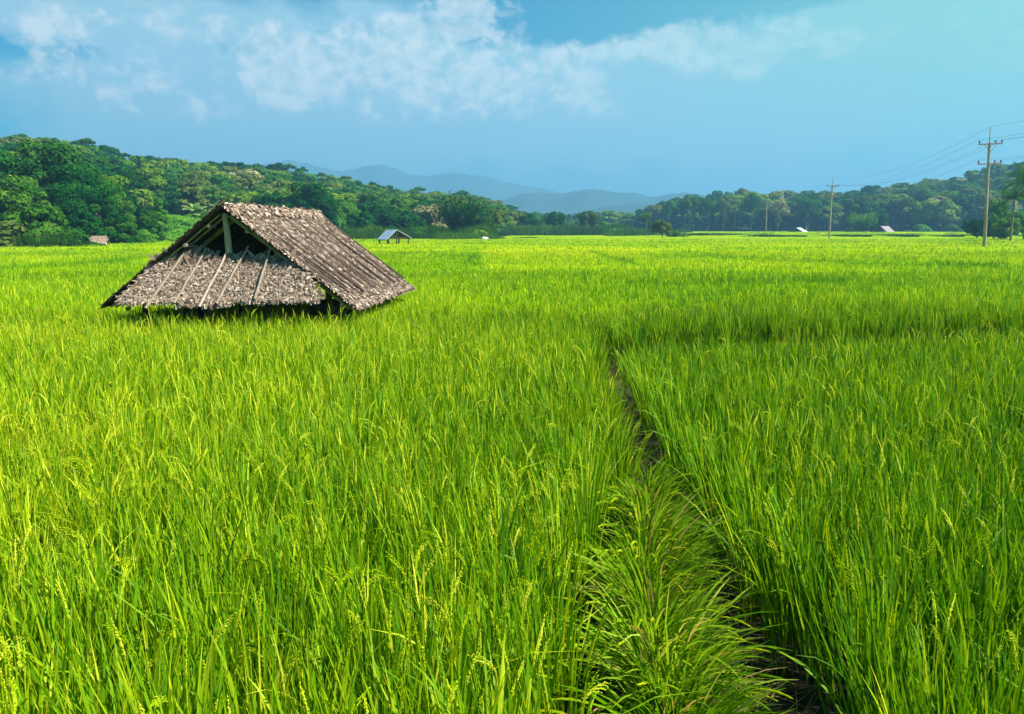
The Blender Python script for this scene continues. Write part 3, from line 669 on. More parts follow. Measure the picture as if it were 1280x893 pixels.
def limbs(g, H, r, tips, pale=0):
    bentpole(g, (0, 0, -.6), (rng.normal(0, .02) * H, rng.normal(0, .02) * H, H * .62), r, r * .55, seg=7, bend=.012, n=7)
    for tp in tips:
        z0 = H * random.uniform(.32, .55); tp = np.array(tp); a = np.array([0, 0, z0]); mid = a * .45 + tp * .55 + np.array([0, 0, .06 * H])
        tube(g, [a, mid, tp], [r * .45, r * .28, r * .1], 5)
def make_crown(kind):
    """returns (crown Geo, trunk Geo) for unit trees in metres"""
    c, t = Geo(), Geo()
    if kind == 'big':       # dense wide tree, leaves down to the ground
        H, Rd, nb, nl, ls = 12.5, 5.4, 46, 9000, .30
        C = []; Rr = []
        for i in range(nb):
            z = random.uniform(.12, .93); a = random.uniform(0, 6.28); rr = Rd * math.sqrt(max(0, 1 - ((z - .42) / .58) ** 2)) * random.uniform(.45, .92)
            C.append((rr * math.cos(a), rr * math.sin(a), z * H)); Rr.append(random.uniform(1.1, 2.1))
        limbs(t, H, .35, C[:5]); leafcloud(c, C, Rr, nl, ls)
    elif kind in ('round', 'round_b', 'round_c'):
        H, Rd, nb, nl, ls = {'round': (9, 4.0, 26, 3400, .33), 'round_b': (8, 4.6, 30, 3600, .34), 'round_c': (10, 3.6, 26, 3400, .32)}[kind]
        C = []; Rr = []
        for i in range(nb):
            z = random.uniform(.30, .90); a = random.uniform(0, 6.28); rr = Rd * math.sqrt(max(0, 1 - ((z - .55) / .47) ** 2)) * random.uniform(.4, .85)
            C.append((rr * math.cos(a), rr * math.sin(a), z * H)); Rr.append(random.uniform(.9, 1.7))
        limbs(t, H, .22, C[:4]); leafcloud(c, C, Rr, nl, ls)
    elif kind == 'emergent':    # flat open crown on a tall bare stem
        H = 12; C = []; Rr = []
        for i in range(11):
            a = i * 2.4; rr = random.uniform(.4, 3.4); C.append((rr * math.cos(a), rr * math.sin(a), H * random.uniform(.68, .97) - rr * .25)); Rr.append((random.uniform(.8, 1.5), random.uniform(.8, 1.5), random.uniform(.35, .7)))
        limbs(t, H, .22, C); leafcloud(c, C, np.array(Rr), 1500, .30)
    elif kind == 'tall':       # forest-edge tree with high umbrella crown
        H, Rd = 17, 5.0; C = []; Rr = []
        for i in range(26):
            z = random.uniform(.60, .95); a = random.uniform(0, 6.28); rr = Rd * math.sqrt(max(0, 1 - ((z - .68) / .30) ** 2)) * random.uniform(.3, .9)
            C.append((rr * math.cos(a), rr * math.sin(a), z * H)); Rr.append(random.uniform(1.1, 2.1))
        for i in range(7):
            z = random.uniform(.28, .6); a = random.uniform(0, 6.28); rr = random.uniform(.5, 2.6); C.append((rr * math.cos(a), rr * math.sin(a), z * H)); Rr.append(random.uniform(.7, 1.4))
        limbs(t, H, .26, C[:6]); leafcloud(c, C, Rr, 3000, .42)
    elif kind == 'pine':      # narrow layered crown
        H = 11; C = []; Rr = []
        for i in range(18):
            z = .25 + .72 * i / 17; rr = 2.6 * (1 - z) ** .7 * random.uniform(.3, 1); a = i * 2.4; C.append((rr * math.cos(a), rr * math.sin(a), z * H)); q = random.uniform(.8, 1.2) * (1.25 - z * .6); Rr.append((q, q, q * .7))
        limbs(t, H, .18, C[:3]); leafcloud(c, C, np.array(Rr), 2200, .32)
    elif kind == 'shrub':
        H = 2.6; C = []; Rr = []
        for i in range(20):
            a = random.uniform(0, 6.28); rr = random.uniform(0, 1.7); C.append((rr * math.cos(a), rr * math.sin(a), random.uniform(.4, 2.0) * (1 - (rr / 2.6) ** 2))); Rr.append(random.uniform(.5, .85))
        bentpole(t, (0, 0, -.2), (0, 0, 1.2), .08, .04); leafcloud(c, C, Rr, 1800, .17)
    elif kind == 'weeping':   # bamboo clump, arching culms
        H = 9; n = 120; a = rng.uniform(0, 6.28, n); b = np.stack([.7 * np.cos(a) * rng.uniform(0, 1, n), .7 * np.sin(a) * rng.uniform(0, 1, n), np.zeros(n)], 1)
        P, th = strips(t, b, a, rng.uniform(.02, .2, n), rng.uniform(.7, 1.9, n), rng.uniform(7.5, 11, n), .07, 9, .5, 0, pw=1.8, prof='flat')
        Q = P[:, 3:, :].reshape(-1, 3); Q = np.repeat(Q, 11, 0) + rng.normal(0, .38, (len(Q) * 11, 3)); m = len(Q)
        az = rng.uniform(0, 6.28, m); strips(c, Q, az, rng.uniform(1.6, 2.6, m), .4, rng.uniform(.35, .8, m), rng.uniform(.14, .24, m), 2, np.clip(rng.normal(.5, .2, m) + .15 * np.repeat(rng.normal(0, 1, m // 11), 11), 0, 1), 0)
    return c, t
KINDS = {}
for k in ('big', 'round', 'round_b', 'round_c', 'emergent', 'tall', 'pine', 'shrub', 'weeping'):
    KINDS[k] = make_crown(k)
MESH = {}
HT_ = dict(big=12.5, round=9, round_b=8, round_c=10, emergent=12, tall=17, pine=11, shrub=2.6, weeping=9)
def treemesh(kind, colr, pale=False):
    key = (kind, colr, pale)
    if key not in MESH:
        c, t = KINDS[kind]; MESH[key] = (c.mesh(kind + '_crown', [F[colr]]), t.mesh(kind + '_trunk', [PALEBARK if pale else (BAMBOO if kind == 'weeping' else BARK)]))
    return MESH[key]
NTREE = 0
def tree(x, y, z, kind, colr, h=None, label=None, group=None, name='tree', cat='tree', wide=1., pale=False, rz=None):
    global NTREE
    NTREE += 1
    cm, tm = treemesh(kind, colr, pale); s = (h / HT_[kind]) if h else 1
    e = empty(name, (x, y, z), random.uniform(0, 6.28) if rz is None else rz); e.scale = (s * wide, s * wide, s)
    tag(e, label, cat, group)
    for nm, me in (('crown' if name != 'shrub' else 'foliage', cm), ('trunk' if name != 'shrub' else 'stem', tm)):
        o = bpy.data.objects.new(nm, me); COL.objects.link(o); o.parent = e
    return e

COLN = dict(dark='dark green', mid='mid green', light='yellow-green', olive='dull olive green', cream='cream flowering', bright='bright green')
KN = dict(big='dense spreading', round='round-crowned', round_b='broad', round_c='upright', emergent='tall flat-topped', tall='tall high-crowned', pine='narrow layered', shrub='low', weeping='drooping')
forest = Geo()
def scatter_sector(sec, spacing, cols, kinds, area, a0, a1, tmin, tmax, hs, budget, seed, crest=True):
    """trees on a hill; the largest in view as things of their own, the rest into the forest mass"""
    r = random.Random(seed); cand = []
    ymin, ymax = sec['B'].min(), sec['C'].max() * 1.1
    y = ymin
    while y < ymax:
        x = a0 * y
        while x < a1 * y:
            px, py = x + r.uniform(-.45, .45) * spacing, y + r.uniform(-.45, .45) * spacing; a = px / py
            b_, c_ = np.interp(a, sec['A'], sec['B']), np.interp(a, sec['A'], sec['C']); t = (py - b_) / (c_ - b_)
            if tmin(a) <= t <= tmax and a0 < a < a1: cand.append((px, py, float(sec['z'](np.array(a), np.array(py))), t))
            x += spacing
        y += spacing * .87
    out = []
    for px, py, pz, t in cand:
        n1 = float(vnoise(px, py, 30, seed)); cr = t > .93
        colr = r.choices(list(cols), [w * (1.8 if (n1 > .55) == (c in ('light', 'olive', 'cream')) else .6) for c, w in cols.items()])[0]
        kd = r.choices(list(kinds), list(kinds.values()))[0]
        if cr and r.random() < .30: kd = 'emergent'
        if kd == 'emergent' and not cr: kd = 'round_c'
        h = hs * r.uniform(.62, 1.22) * (1.12 if kd == 'emergent' else 1)
        if kd == 'emergent':
            colr = r.choice(['dark', 'mid'])
            if hs > 12: h *= .80
        out.append((px, py, pz, t, kd, colr, h))
    out.sort(key=lambda o: -(o[6] / o[1]) - (.02 if o[3] > .93 else 0))
    inv = [o for o in out if a0 * .0 + abs(o[0] / o[1]) < .68]
    chosen = set(id(o) for o in inv[:budget])
    for o in out:
        px, py, pz, t, kd, colr, h = o
        if id(o) in chosen:
            where = 'on the skyline of' if t > .93 else ('at the foot of' if t < .25 else 'on the slope of')
            lb = f'{COLN[colr]} {KN[kd]} tree {where} {area}'
            tree(px, py, pz, kd, colr, h, lb, lb, wide=r.uniform(.9, 1.25))
        else:
            c, _ = KINDS[kd]; s = h / HT_[kd]; V = np.concatenate(c.v).reshape(-1, 4, 3); T = np.concatenate(c.t).reshape(-1, 4)
            m = max(1, int(len(V) / 1400)); V = V[::m]; T = T[::m]; cen = V.mean(1, keepdims=True); V = cen + (V - cen) * math.sqrt(m) * 1.0
            a = r.uniform(0, 6.28); ca, sa = math.cos(a), math.sin(a); V = V.reshape(-1, 3) * s * np.array([1.15, 1.15, 1])
            V = np.stack([V[:, 0] * ca - V[:, 1] * sa + px, V[:, 0] * sa + V[:, 1] * ca + py, V[:, 2] + pz], 1)
            mi = ['dark', 'mid', 'light', 'olive', 'cream'].index(colr if colr != 'bright' else 'light')
            forest.add(V, np.arange(len(V)).reshape(-1, 4), mi, np.clip(T.ravel() + r.uniform(-.15, .15), 0, 1))
def tmin_left(a):
    # the scrubby clearing reaches up the slope between the big trees and the thatched hut's ridge
    u = a * 987 + 640
    return np.interp(u, [-400, 170, 195, 290, 330, 700], [.0, .0, .32, .32, .02, .02])
scatter_sector(HL, 6.4, dict(dark=2, mid=4, light=2.2, olive=1.4, cream=.12), dict(round=4, round_b=4, round_c=3, pine=.6, emergent=1), 'the left hill', -.98, .05, tmin_left, 1.12, 8.4, 160, 3)
scatter_sector(HR, 9.2, dict(dark=2.2, mid=4, olive=3, light=1.2, cream=.08), dict(tall=3, round_b=3, round_c=2), 'the right-hand wood', .165, 1.0, lambda a: .0, 1.12, 14.5, 95, 8)

# belt of trees across the valley floor in the middle
MB = dict(A=np.array([-.03, .2]), B=np.array([440., 440.]), C=np.array([540., 520.]), z=lambda a, y: np.zeros(np.shape(a)) - .2)
scatter_sector(MB, 9.5, dict(dark=2, mid=3, light=.8), dict(round=2, round_c=3, pine=1), 'the far tree belt', -.03, .2, lambda a: 0., 1.1, 11.5, 14, 5)

# ------------------------------------------------------------------ individual trees
def T(u, v_base, Y, vtop, kind, colr, label, wide=1., z0=None, **k):
    p = at(u, 288, Y); z = (z0 if z0 is not None else 0.); h = top_z(vtop, Y) - z
    return tree(p.x, Y, z, kind, colr, h, label, None, wide=wide, **k)
# tall dense stand at the foot of the left hill
for u, Y, vt, kd, cl, w, lb in (
  (-60, 100, 200, 'big', 'dark', 1.0, 'tall dark tree cut by the left edge of the stand below the hill'),
  (15, 104, 191, 'big', 'dark', .9, 'tall dark dense tree rising to the skyline left of the hilltop'),
  (62, 108, 178, 'big', 'mid', .95, 'tall broad tree with layered boughs just below the hilltop'),
  (105, 106, 206, 'big', 'dark', .9, 'deep green dense tree in the middle of the big stand on the left'),
  (28, 94, 222, 'big', 'mid', .95, 'mid green bushy tree low in front of the tallest trees on the left'),
  (75, 96, 232, 'big', 'dark', .9, 'dark bushy tree low in the middle of the left stand'),
  (125, 103, 232, 'big', 'dark', 1.0, 'dark leafy tree behind the small low thatched hut'),
  (136, 114, 224, 'big', 'mid', .8, 'green domed tree at the right end of the big left stand'),
  (170, 118, 256, 'round_b', 'mid', .9, 'green bushy tree draping down beside the scrubby clearing'),
  (-10, 92, 250, 'big', 'mid', .9, 'low mid green tree above the tall grass at the left edge'),
  (45, 90, 252, 'round_b', 'mid', 1.1, 'low round green tree directly above the tall grass strip'),
  (200, 120, 248, 'pine', 'bright', 1.0, 'small pale green tree on the edge of the scrubby clearing'),
  (98, 97, 262, 'round_b', 'dark', 1.1, 'small dark tree left of the small low thatched hut'),
  (152, 104, 270, 'round_b', 'mid', 1.0, 'small leafy tree right of the small low thatched hut')):
    T(u, 300, Y, vt, kd, cl, lb, w)
for u, Y, vt, kd, cl, w, lb in (
  (382, 158, 229, 'big', 'dark', 1.15, 'large dark layered tree directly behind the thatched hut roof'),
  (350, 156, 250, 'round_b', 'dark', 1.0, 'lower dark tree at the left foot of the large layered tree'),
  (418, 164, 246, 'round_b', 'bright', 1.0, 'bright green tree right of the large layered tree'),
  (448, 166, 262, 'round_b', 'dark', 1.1, 'low dark tree behind the grass left of the tin roof hut'),
  (478, 170, 259, 'round', 'dark', 1.1, 'dark leafy tree right behind the tin roof hut'),
  (505, 172, 262, 'round_b', 'dark', 1.1, 'low dark green tree right of the tin roof hut'),
  (535, 180, 252, 'round', 'cream', 1.1, 'pale blossoming tree left of the drooping bamboo'),
  (575, 166, 249, 'weeping', 'dark', .95, 'tall drooping bamboo clump at the field edge'),
  (598, 172, 264, 'weeping', 'mid', .8, 'smaller olive bamboo clump beside the tall drooping one'),
  (618, 176, 259, 'round_c', 'olive', .8, 'thin olive tree right of the bamboo clumps'),
  (663, 262, 268, 'round_b', 'dark', .95, 'low dark round tree standing in the tall grass at mid field'),
  (695, 268, 262, 'round', 'dark', .95, 'dark round isolated tree, darkest in the middle of the valley'),
  (736, 262, 261, 'round', 'olive', .9, 'olive rounded isolated tree in the middle of the valley'),
  (757, 300, 275, 'round_b', 'bright', 1.0, 'small bright tree right of the olive isolated tree'),
  (808, 182, 264, 'emergent', 'light', .6, 'thin ragged yellowish tree at the left end of the right wood'),
  (828, 186, 274, 'round_b', 'olive', .9, 'low shaggy olive tree beside the thin ragged one'),
  (1077, 285, 268, 'weeping', 'bright', 1.0, 'bright green bamboo clump left of the brown roofed hut'),
  (1100, 292, 263, 'round', 'dark', .8, 'dark round tree just above the brown roofed hut'),
  (1092, 283, 273, 'pine', 'dark', .9, 'narrow dark tree between the bamboo and the brown roofed hut'),
  (1222, 165, 272, 'round_b', 'dark', 1.0, 'dark tree directly behind the tall utility pole'),
  (1243, 158, 250, 'big', 'bright', .75, 'fresh green tree right of the tall utility pole'),
  (1258, 146, 270, 'round_b', 'light', .9, 'low yellow-green tree under the small palm'),
  (1280, 148, 262, 'round_b', 'bright', 1.0, 'bright green tree at the right edge below the palms')):
    T(u, 296, Y, vt, kd, cl, lb, w, z0=(.5 if u > 1000 and Y > 200 else 0.), name='bamboo_clump' if kd == 'weeping' else 'tree', cat='bamboo' if kd == 'weeping' else 'tree')
# pale trunked trees at the front of the right wood
for i, (u, vt, kd) in enumerate(((835, 252, 'tall'), (862, 247, 'tall'), (884, 250, 'tall'), (905, 246, 'tall'), (938, 244, 'tall'), (972, 250, 'tall'), (1008, 250, 'tall'))):
    lb = 'tall pale-trunked tree along the front edge of the right-hand wood'
    p = at(u, 288, 385 - i * 3); e = tree(p.x, p.y, .3, 'tall', ['mid', 'olive', 'mid', 'olive', 'mid', 'cream', 'mid'][i], top_z(vt, p.y), lb, lb, wide=.9, pale=True)
# shrubs along the margins
SH = [(6, 86, 272, 'olive', 1.5, 'olive shrub above the tall grass at the far left'), (30, 87, 284, 'mid', 1.4, 'green shrub second from the left above the tall grass'), (62, 88, 280, 'bright', 1.3, 'bright green shrub above the middle of the tall grass strip'),
      (92, 89, 283, 'mid', 1.4, 'rounded green shrub at the right end of the tall grass strip'), (148, 104, 287, 'dark', 1.3, 'dark shrub just right of the small low thatched hut'), (172, 110, 285, 'bright', 1.3, 'bright shrub at the foot of the scrubby clearing'),
      (520, 160, 282, 'mid', 1.4, 'green shrub right of the tin roof hut'), (600, 158, 286, 'light', 1.3, 'pale green shrub behind the pale rock'), (770, 240, 284, 'bright', 1.6, 'pale shrub in the grass right of the isolated trees'), (845, 200, 287, 'mid', 1.4, 'low shrub at the left end of the right-hand wood'),
      (990, 282, 284.5, 'dark', .7, 'small dark shrub in front of the white roofed hut'), (1062, 290, 284, 'bright', 1.0, 'pale shrub at the left foot of the bamboo by the brown hut'), (1150, 300, 279, 'bright', 1.6, 'bright green shrub at the foot of the right wood'), (1190, 300, 279, 'mid', 1.6, 'mid green shrub left of the tall utility pole')]
for u, Y, vt, cl, w, lb in SH:
    T(u, 300, Y, vt, 'shrub', cl, lb, w * .9, z0=(.5 if u > 950 else 0.), name='shrub', cat='shrub')

# banana plants
def banana(u, v, Y, h, label):
    p = at(u, v, Y); a_ = p.x / p.y; z = float(HL['z'](np.array(a_), np.array(Y)))
    e = empty('banana_plant', (p.x, Y, z - .1)); tag(e, label, 'banana plant', 'banana plants at the top of the scrubby clearing')
    g = Geo(); bentpole(g, (0, 0, 0), (.1, 0, h * .55), .16, .11); g.build('stem', [BAMBOO], e)
    for i in range(14):
        g = Geo(); aa = i * 2.4 + random.uniform(-.3, .3)
        strips(g, np.array([[.1, 0, h * .5]]), np.array([aa]), random.uniform(.05, .6), random.uniform(1.1, 2.0), h * random.uniform(.5, .75), h * .24, 8, random.uniform(.3, 1), 0, twist=np.array([random.uniform(-.4, .4)]))
        g.build('leaf', [BANANA], e)
banana(243, 265, 152, 5.6, 'bushy banana plant standing alone left of the hut ridge')
banana(254, 268, 150, 4.4, 'smaller banana plant just right of the bushy lone one')
for u, Y, h, lb in ((276, 162, 5.2, 'banana plant right above the ridge front of the big thatched hut'), (292, 164, 4.6, 'second banana plant along the hut ridge'), (308, 163, 5.4, 'third banana plant along the hut ridge'), (324, 165, 4.8, 'fourth banana plant along the hut ridge'), (338, 166, 5.0, 'last banana plant at the far end of the row above the hut ridge')):
    banana(u, 262, Y, h, lb)

# coconut palms
def palm(u, v, Y, fl, label, n=20):
    p = at(u, v, Y); e = empty('palm_tree', (p.x, Y, 0)); tag(e, label, 'palm tree')
    g = Geo(); h = p.z; bentpole(g, (0, 0, -.2), (0, 0, h), .20, .13, seg=9, bend=.006, n=8); g.build('trunk', [BARK], e)
    for i in range(n):
        g = Geo(); aa = i * 2.399; th0 = .25 + 1.25 * (i / n); cu = random.uniform(.7, 1.2)
        P, thn = strips(g, np.array([[0, 0, h]]), np.array([aa]), th0, cu, fl, .05, 12, .6, 0, twist=np.array([0.]), pw=1.2, prof='flat')
        P = P[0]; k = 46; s = np.linspace(.10, 1, k); px = np.array([np.interp(s * 12, np.arange(13), P[:, j]) for j in range(3)]).T
        for sd in (-1, 1):
            az = aa + sd * (1.25 - .6 * s) + rng.normal(0, .08, k)
            strips(g, px, az, 1.55 + rng.uniform(0, .3, k), .7, fl * .30 * np.sin(np.pi * (s * .85 + .12)) + .08, .055, 3, np.clip(rng.normal(.5, .15, k), 0, 1), 0)
        g.build('frond', [F['mid']], e)
palm(1292, 228, 100, 3.6, 'large palm reaching in from the right edge above the trees')
palm(1268, 249, 128, 3.0, 'smaller coconut palm with a pale trunk right of the tall utility pole')

# pale rock
g = Geo(); n = 14
p = at(605, 296, 150); V = []; Q = []
for i in range(7):
    for j in range(n):
        ph = i / 6 * math.pi / 2; a = j / n * 6.283; r = math.cos(ph) * (1 + .18 * math.sin(3 * a) + random.uniform(-.12, .12)); V.append((r * .85 * math.cos(a), r * .6 * math.sin(a), math.sin(ph) * .45 * (1 + .1 * math.sin(2 * a))))
for i in range(6):
    for j in range(n): Q.append((i * n + j, i * n + (j + 1) % n, (i + 1) * n + (j + 1) % n, (i + 1) * n + j))
g.add(V, Q); o = g.build('rock', [STONE]); o.location = (p.x, p.y, .75); tag(o, 'pale grey rock at the edge of the tall grass in mid field', 'rock')

# ------------------------------------------------------------------ tall grass at the field margins and scrub
reeds = Geo()
def reedband(u0, u1, Y0, Y1, h0, n, w=.10, z0=0.):
    u = rng.uniform(u0, u1, n); Y = rng.uniform(0, 1, n); t = (u - u0) / (u1 - u0)
    yy = (Y0 + (Y1 - Y0) * t) + Y * 6; x = np.array([ray(a, 288)[0] for a in u]) * yy
    h = h0 * (.75 + .5 * vnoise(x, yy, 2.5, 8)) * rng.uniform(.7, 1.05, n) * np.clip(.6 + Y, .6, 1)
    edge = np.clip(np.minimum(t, 1 - t) * 12, .3, 1)
    strips(reeds, np.stack([x, yy, np.full(n, z0)], 1), rng.uniform(0, 6.28, n), rng.uniform(.0, .25, n), rng.uniform(.2, 1.3, n), h * 1.15 * edge, w * rng.uniform(.6, 1.4, n), 4, np.clip(rng.normal(.5, .15, n) + .5 * (vnoise(x, yy, 4, 6) - .5), 0, 1), 0)
reedband(-120, 108, 80, 86, 2.5, 9000, .08)
reedband(420, 630, 152, 162, 3.0, 11000, .13)
reedband(540, 625, 146, 150, 1.9, 2500, .12)
reedband(610, 800, 245, 262, 3.9, 9000, .2)
reedband(760, 870, 215, 300, 2.6, 4000, .2)
reedband(860, 1300, 352, 300, 2.0, 6000, .25)
reedband(128, 440, 112, 150, 1.3, 7000, .09)
def shade_bundline(fy, x0, x1, n, h, w):  # low grass strips tinted dark, painting the shade of terrace fronts
    x = rng.uniform(x0, x1, n); y = fy(x) - rng.uniform(0, .8, n); d = np.clip(np.minimum(x - x0, x1 - x) / 12, .2, 1)
    strips(reeds, np.stack([x, y, .4 + 0 * x], 1), rng.uniform(0, 6.28, n), rng.uniform(.0, .25, n), rng.uniform(.2, 1.0, n), h * d * rng.uniform(.8, 1.1, n) * (.75 + .5 * vnoise(x, y, 7, 3)), w, 3, np.clip(rng.normal(.18, .15, n), 0, 1), 0)
shade_bundline(lambda x: 196 + 10 * np.sin(x / 37.), 52, 150, 7000, 1.05, .12)
shade_bundline(lambda x: 255 + 6 * np.sin(x / 23.), 30, 175, 6000, 1.25, .15)
shade_bundline(lambda x: 176 + 5 * np.sin(x / 17.), -6, 14, 900, .75, .12)
shade_bundline(lambda x: 225 + 5 * np.sin(x / 17.), 38, 84, 2600, 1.1, .13)
tag(reeds.build('tall_grass', [REED]), 'tall green grass lining the far margins of the paddy, plus dark strips painted as terrace shade', 'grass', kind='stuff')
scrub = Geo()
def scrubs():
    C = []; Rr = []
    r = random.Random(4)
    for i in range(420):
        u = r.uniform(168, 345); a = ray(u, 288)[0]; b_ = np.interp(a, HL['A'], HL['B']); c_ = np.interp(a, HL['A'], HL['C']); t = r.uniform(-.01, .30); y = b_ + t * (c_ - b_)
        C.append((a * y, y, float(HL['z'](np.array(a), np.array(y))) + r.uniform(0, .5))); q = r.uniform(.7, 1.7); Rr.append((q * 1.3, q * 1.3, q * .75))
    leafcloud(scrub, C, np.array(Rr), 42000, .22, up=.6)
scrubs()
SCR = leafmat('scrub_leaf', [(0, (.05, .18, .012)), (.5, (.11, .32, .02)), (1, (.20, .43, .03))], trans=.4, gloss=0)
tag(scrub.build('scrub', [SCR]), 'bright scrubby undergrowth covering the clearing on the slope behind the thatched hut', 'undergrowth', kind='stuff')
und = Geo()
def understory():
    C = []; Rr = []; r = random.Random(9)
    for sec, n, a0, a1 in ((HL, 900, -.95, .04), (HR, 600, .17, .95)):
        for i in range(n):
            a = r.uniform(a0, a1); b_ = np.interp(a, sec['A'], sec['B']); c_ = np.interp(a, sec['A'], sec['C']); t = r.uniform(0, 1.05) ** 1.3
            if sec is HL and t < tmin_left(a) + .03: continue
            y = b_ + t * (c_ - b_); C.append((a * y, y, float(sec['z'](np.array(a), np.array(y))) + .5)); q = r.uniform(1.5, 3.2); Rr.append((q, q, q * .8))
    C = np.array(C); Rr = np.array(Rr)
    for k in range(0, len(C), 100): leafcloud(und, C[k:k + 100], Rr[k:k + 100], 8000, .42, up=.5)
understory()
tag(und.build('undergrowth', [F['mid']]), 'dark leafy undergrowth beneath the trees on both hills', 'undergrowth', kind='stuff')
if forest.n: tag(forest.build('forest', [F[c] for c in ('dark', 'mid', 'light', 'olive', 'cream')]), 'dense far-off forest covering the upper hillsides', 'forest', kind='stuff')

# ------------------------------------------------------------------ haze
g = Geo(); box(g, (0, 0, (286 - 4) / 2), (12200, 12200, 290)); hz = g.build('haze', [])
m, nt, o = mat('haze_air'); pv = N(nt, 'ShaderNodeVolumePrincipled'); pv.inputs['Color'].default_value = (.225, .565, .86, 1); pv.inputs['Density'].default_value = .00054; pv.inputs['Anisotropy'].default_value = .15
nt.links.new(pv.outputs[0], o.inputs['Volume']); hz.data.materials.append(m)
tag(hz, 'thin bluish haze filling the valley air', 'haze', kind='stuff')

# ------------------------------------------------------------------ sun and sky
SAZ, SEL = R(106), R(49)
sv = Vector((math.sin(SAZ) * math.cos(SEL), math.cos(SAZ) * math.cos(SEL), math.sin(SEL)))
sd = bpy.data.lights.new('sun', 'SUN'); sd.energy = 5.0; sd.angle = R(.5); sd.color = (1, .95, .85)
so = bpy.data.objects.new('sun', sd); COL.objects.link(so); so.rotation_euler = sv.to_track_quat('Z', 'Y').to_euler(); so.location = (0, 0, 60)
wd = bpy.data.worlds.new('World'); S.world = wd; wd.use_nodes = True; nt = wd.node_tree; nt.nodes.clear()
LK = nt.links.new
def M(op, a, b=None, c=None, clamp=False):
    n = nt.nodes.new('ShaderNodeMath'); n.operation = op; n.use_clamp = clamp
    for i, x in enumerate((a, b, c)):
        if x is None: continue
        if isinstance(x, (int, float)): n.inputs[i].default_value = x
        else: LK(x, n.inputs[i])
    return n.outputs[0]
sky = N(nt, 'ShaderNodeTexSky', sky_type='NISHITA', sun_disc=False, sun_elevation=SEL, sun_rotation=SAZ, altitude=300, air_density=1.0, dust_density=.6, ozone_density=2.5)
tintn = N(nt, 'ShaderNodeMix', data_type='RGBA', blend_type='MULTIPLY'); tintn.inputs[0].default_value = 1; LK(sky.outputs[0], tintn.inputs[6]); tintn.inputs[7].default_value = (.0, .68, .80, 1)
tc = N(nt, 'ShaderNodeTexCoord'); sx = N(nt, 'ShaderNodeSeparateXYZ'); LK(tc.outputs['Generated'], sx.inputs[0])
AZ = M('ARCTAN2', sx.outputs[0], sx.outputs[1]); EL = M('ARCSINE', sx.outputs[2])
cx = N(nt, 'ShaderNodeCombineXYZ'); LK(AZ, cx.inputs[0]); LK(M('MULTIPLY', EL, 1.25), cx.inputs[1])
def noise(scale, detail=8, rough=.55, dist=0., lac=2.):
    n = N(nt, 'ShaderNodeTexNoise'); n.inputs['Scale'].default_value = scale; n.inputs['Detail'].default_value = detail; n.inputs['Roughness'].default_value = rough; n.inputs['Distortion'].default_value = dist
    LK(cx.outputs[0], n.inputs['Vector']); return n.outputs['Fac']
nb = noise(17, 9, .60, .35); ns = noise(5, 8, .55, .3); nf = noise(48, 6, .6, .2)
def dirof(u, v):
    a, b = ray(u, v); az = math.atan(a); el = math.atan2(b, math.hypot(1, a)); return az, el
def gauss(u, v, ru, rv):
    az, el = dirof(u, v); dx = M('MULTIPLY', M('SUBTRACT', AZ, az), 1000 / ru); dy = M('MULTIPLY', M('SUBTRACT', EL, el), 1000 / rv)
    d2 = M('ADD', M('MULTIPLY', dx, dx), M('MULTIPLY', dy, dy)); return M('POWER', 2.718, M('MULTIPLY', d2, -1.))
def total(lst):
    acc = None
    for u, v, ru, rv, s_ in lst:
        x = M('MULTIPLY', gauss(u, v, ru, rv), s_); acc = x if acc is None else M('ADD', acc, x)
    return acc
# bright puffs
puffs = total([(180, 95, 60, 22, .5), (60, 30, 110, 26, .5), (330, 120, 60, 20, .45), (1000, 60, 90, 24, .45), (900, 85, 70, 20, .4), (640, 130, 90, 22, .42), (700, 60, 70, 16, .4), (180, 18, 70, 16, .4), (605, 12, 51.24, 18.88, 1), (565, 32, 48.8, 23.6, 0.9), (512, 78, 26.84, 35.4, 1), (430, 78, 75.64, 35.4, 0.95), (340, 78, 41.48, 33.04, 0.7), (300, 35, 36.6, 16.52, 0.4), (585, 92, 41.48, 35.4, 0.75), (690, 92, 54.9, 23.6, 0.6), (745, 108, 36.6, 18.88, 0.5), (790, 66, 54.9, 14.16, 0.8), (850, 48, 42.7, 14.16, 0.8), (925, 45, 73.2, 30.68, 0.6),
               (520, 45, 61, 25.96, 0.6), (380, 100, 61, 23.6, 0.5), (650, 100, 48.8, 21.24, 0.5), (85, 90, 48.8, 18.88, 0.6), (150, 128, 29.28, 16.52, 0.5), (255, 140, 36.6, 18.88, 0.45), (480, 140, 73.2, 25.96, 0.4), (10, 88, 21.96, 14.16, 0.4), (1080, 55, 73.2, 21.24, 0.3), (1275, 20, 54.9, 53.1, 0.9), (770, 135, 48.8, 23.6, 0.3)])
veil = total([(420, 90, 300, 40, .35), (120, 110, 150, 30, .35), (80, 25, 150, 45, .9), (480, 10, 120, 18, .75), (200, 20, 120, 26, .5), (450, 95, 160, 55, .65), (620, 110, 160, 60, .6), (940, 70, 150, 60, .7), (1180, 60, 220, 90, 1.0), (360, 40, 160, 40, .5), (700, 130, 160, 40, .5), (250, 100, 200, 50, .35), (800, 170, 500, 90, .35), (150, 170, 240, 70, .55), (500, 160, 300, 60, .6), (900, 150, 260, 70, .6), (690, 28, 120, 26, -1.1), (290, 62, 90, 18, -.9), (60, 62, 90, 12, -.6), (960, 5, 110, 14, -.9)])
pn_ = M('ADD', M('MULTIPLY', M('SUBTRACT', nb, .5), 3.6), M('MULTIPLY', M('SUBTRACT', nf, .5), 1.6))
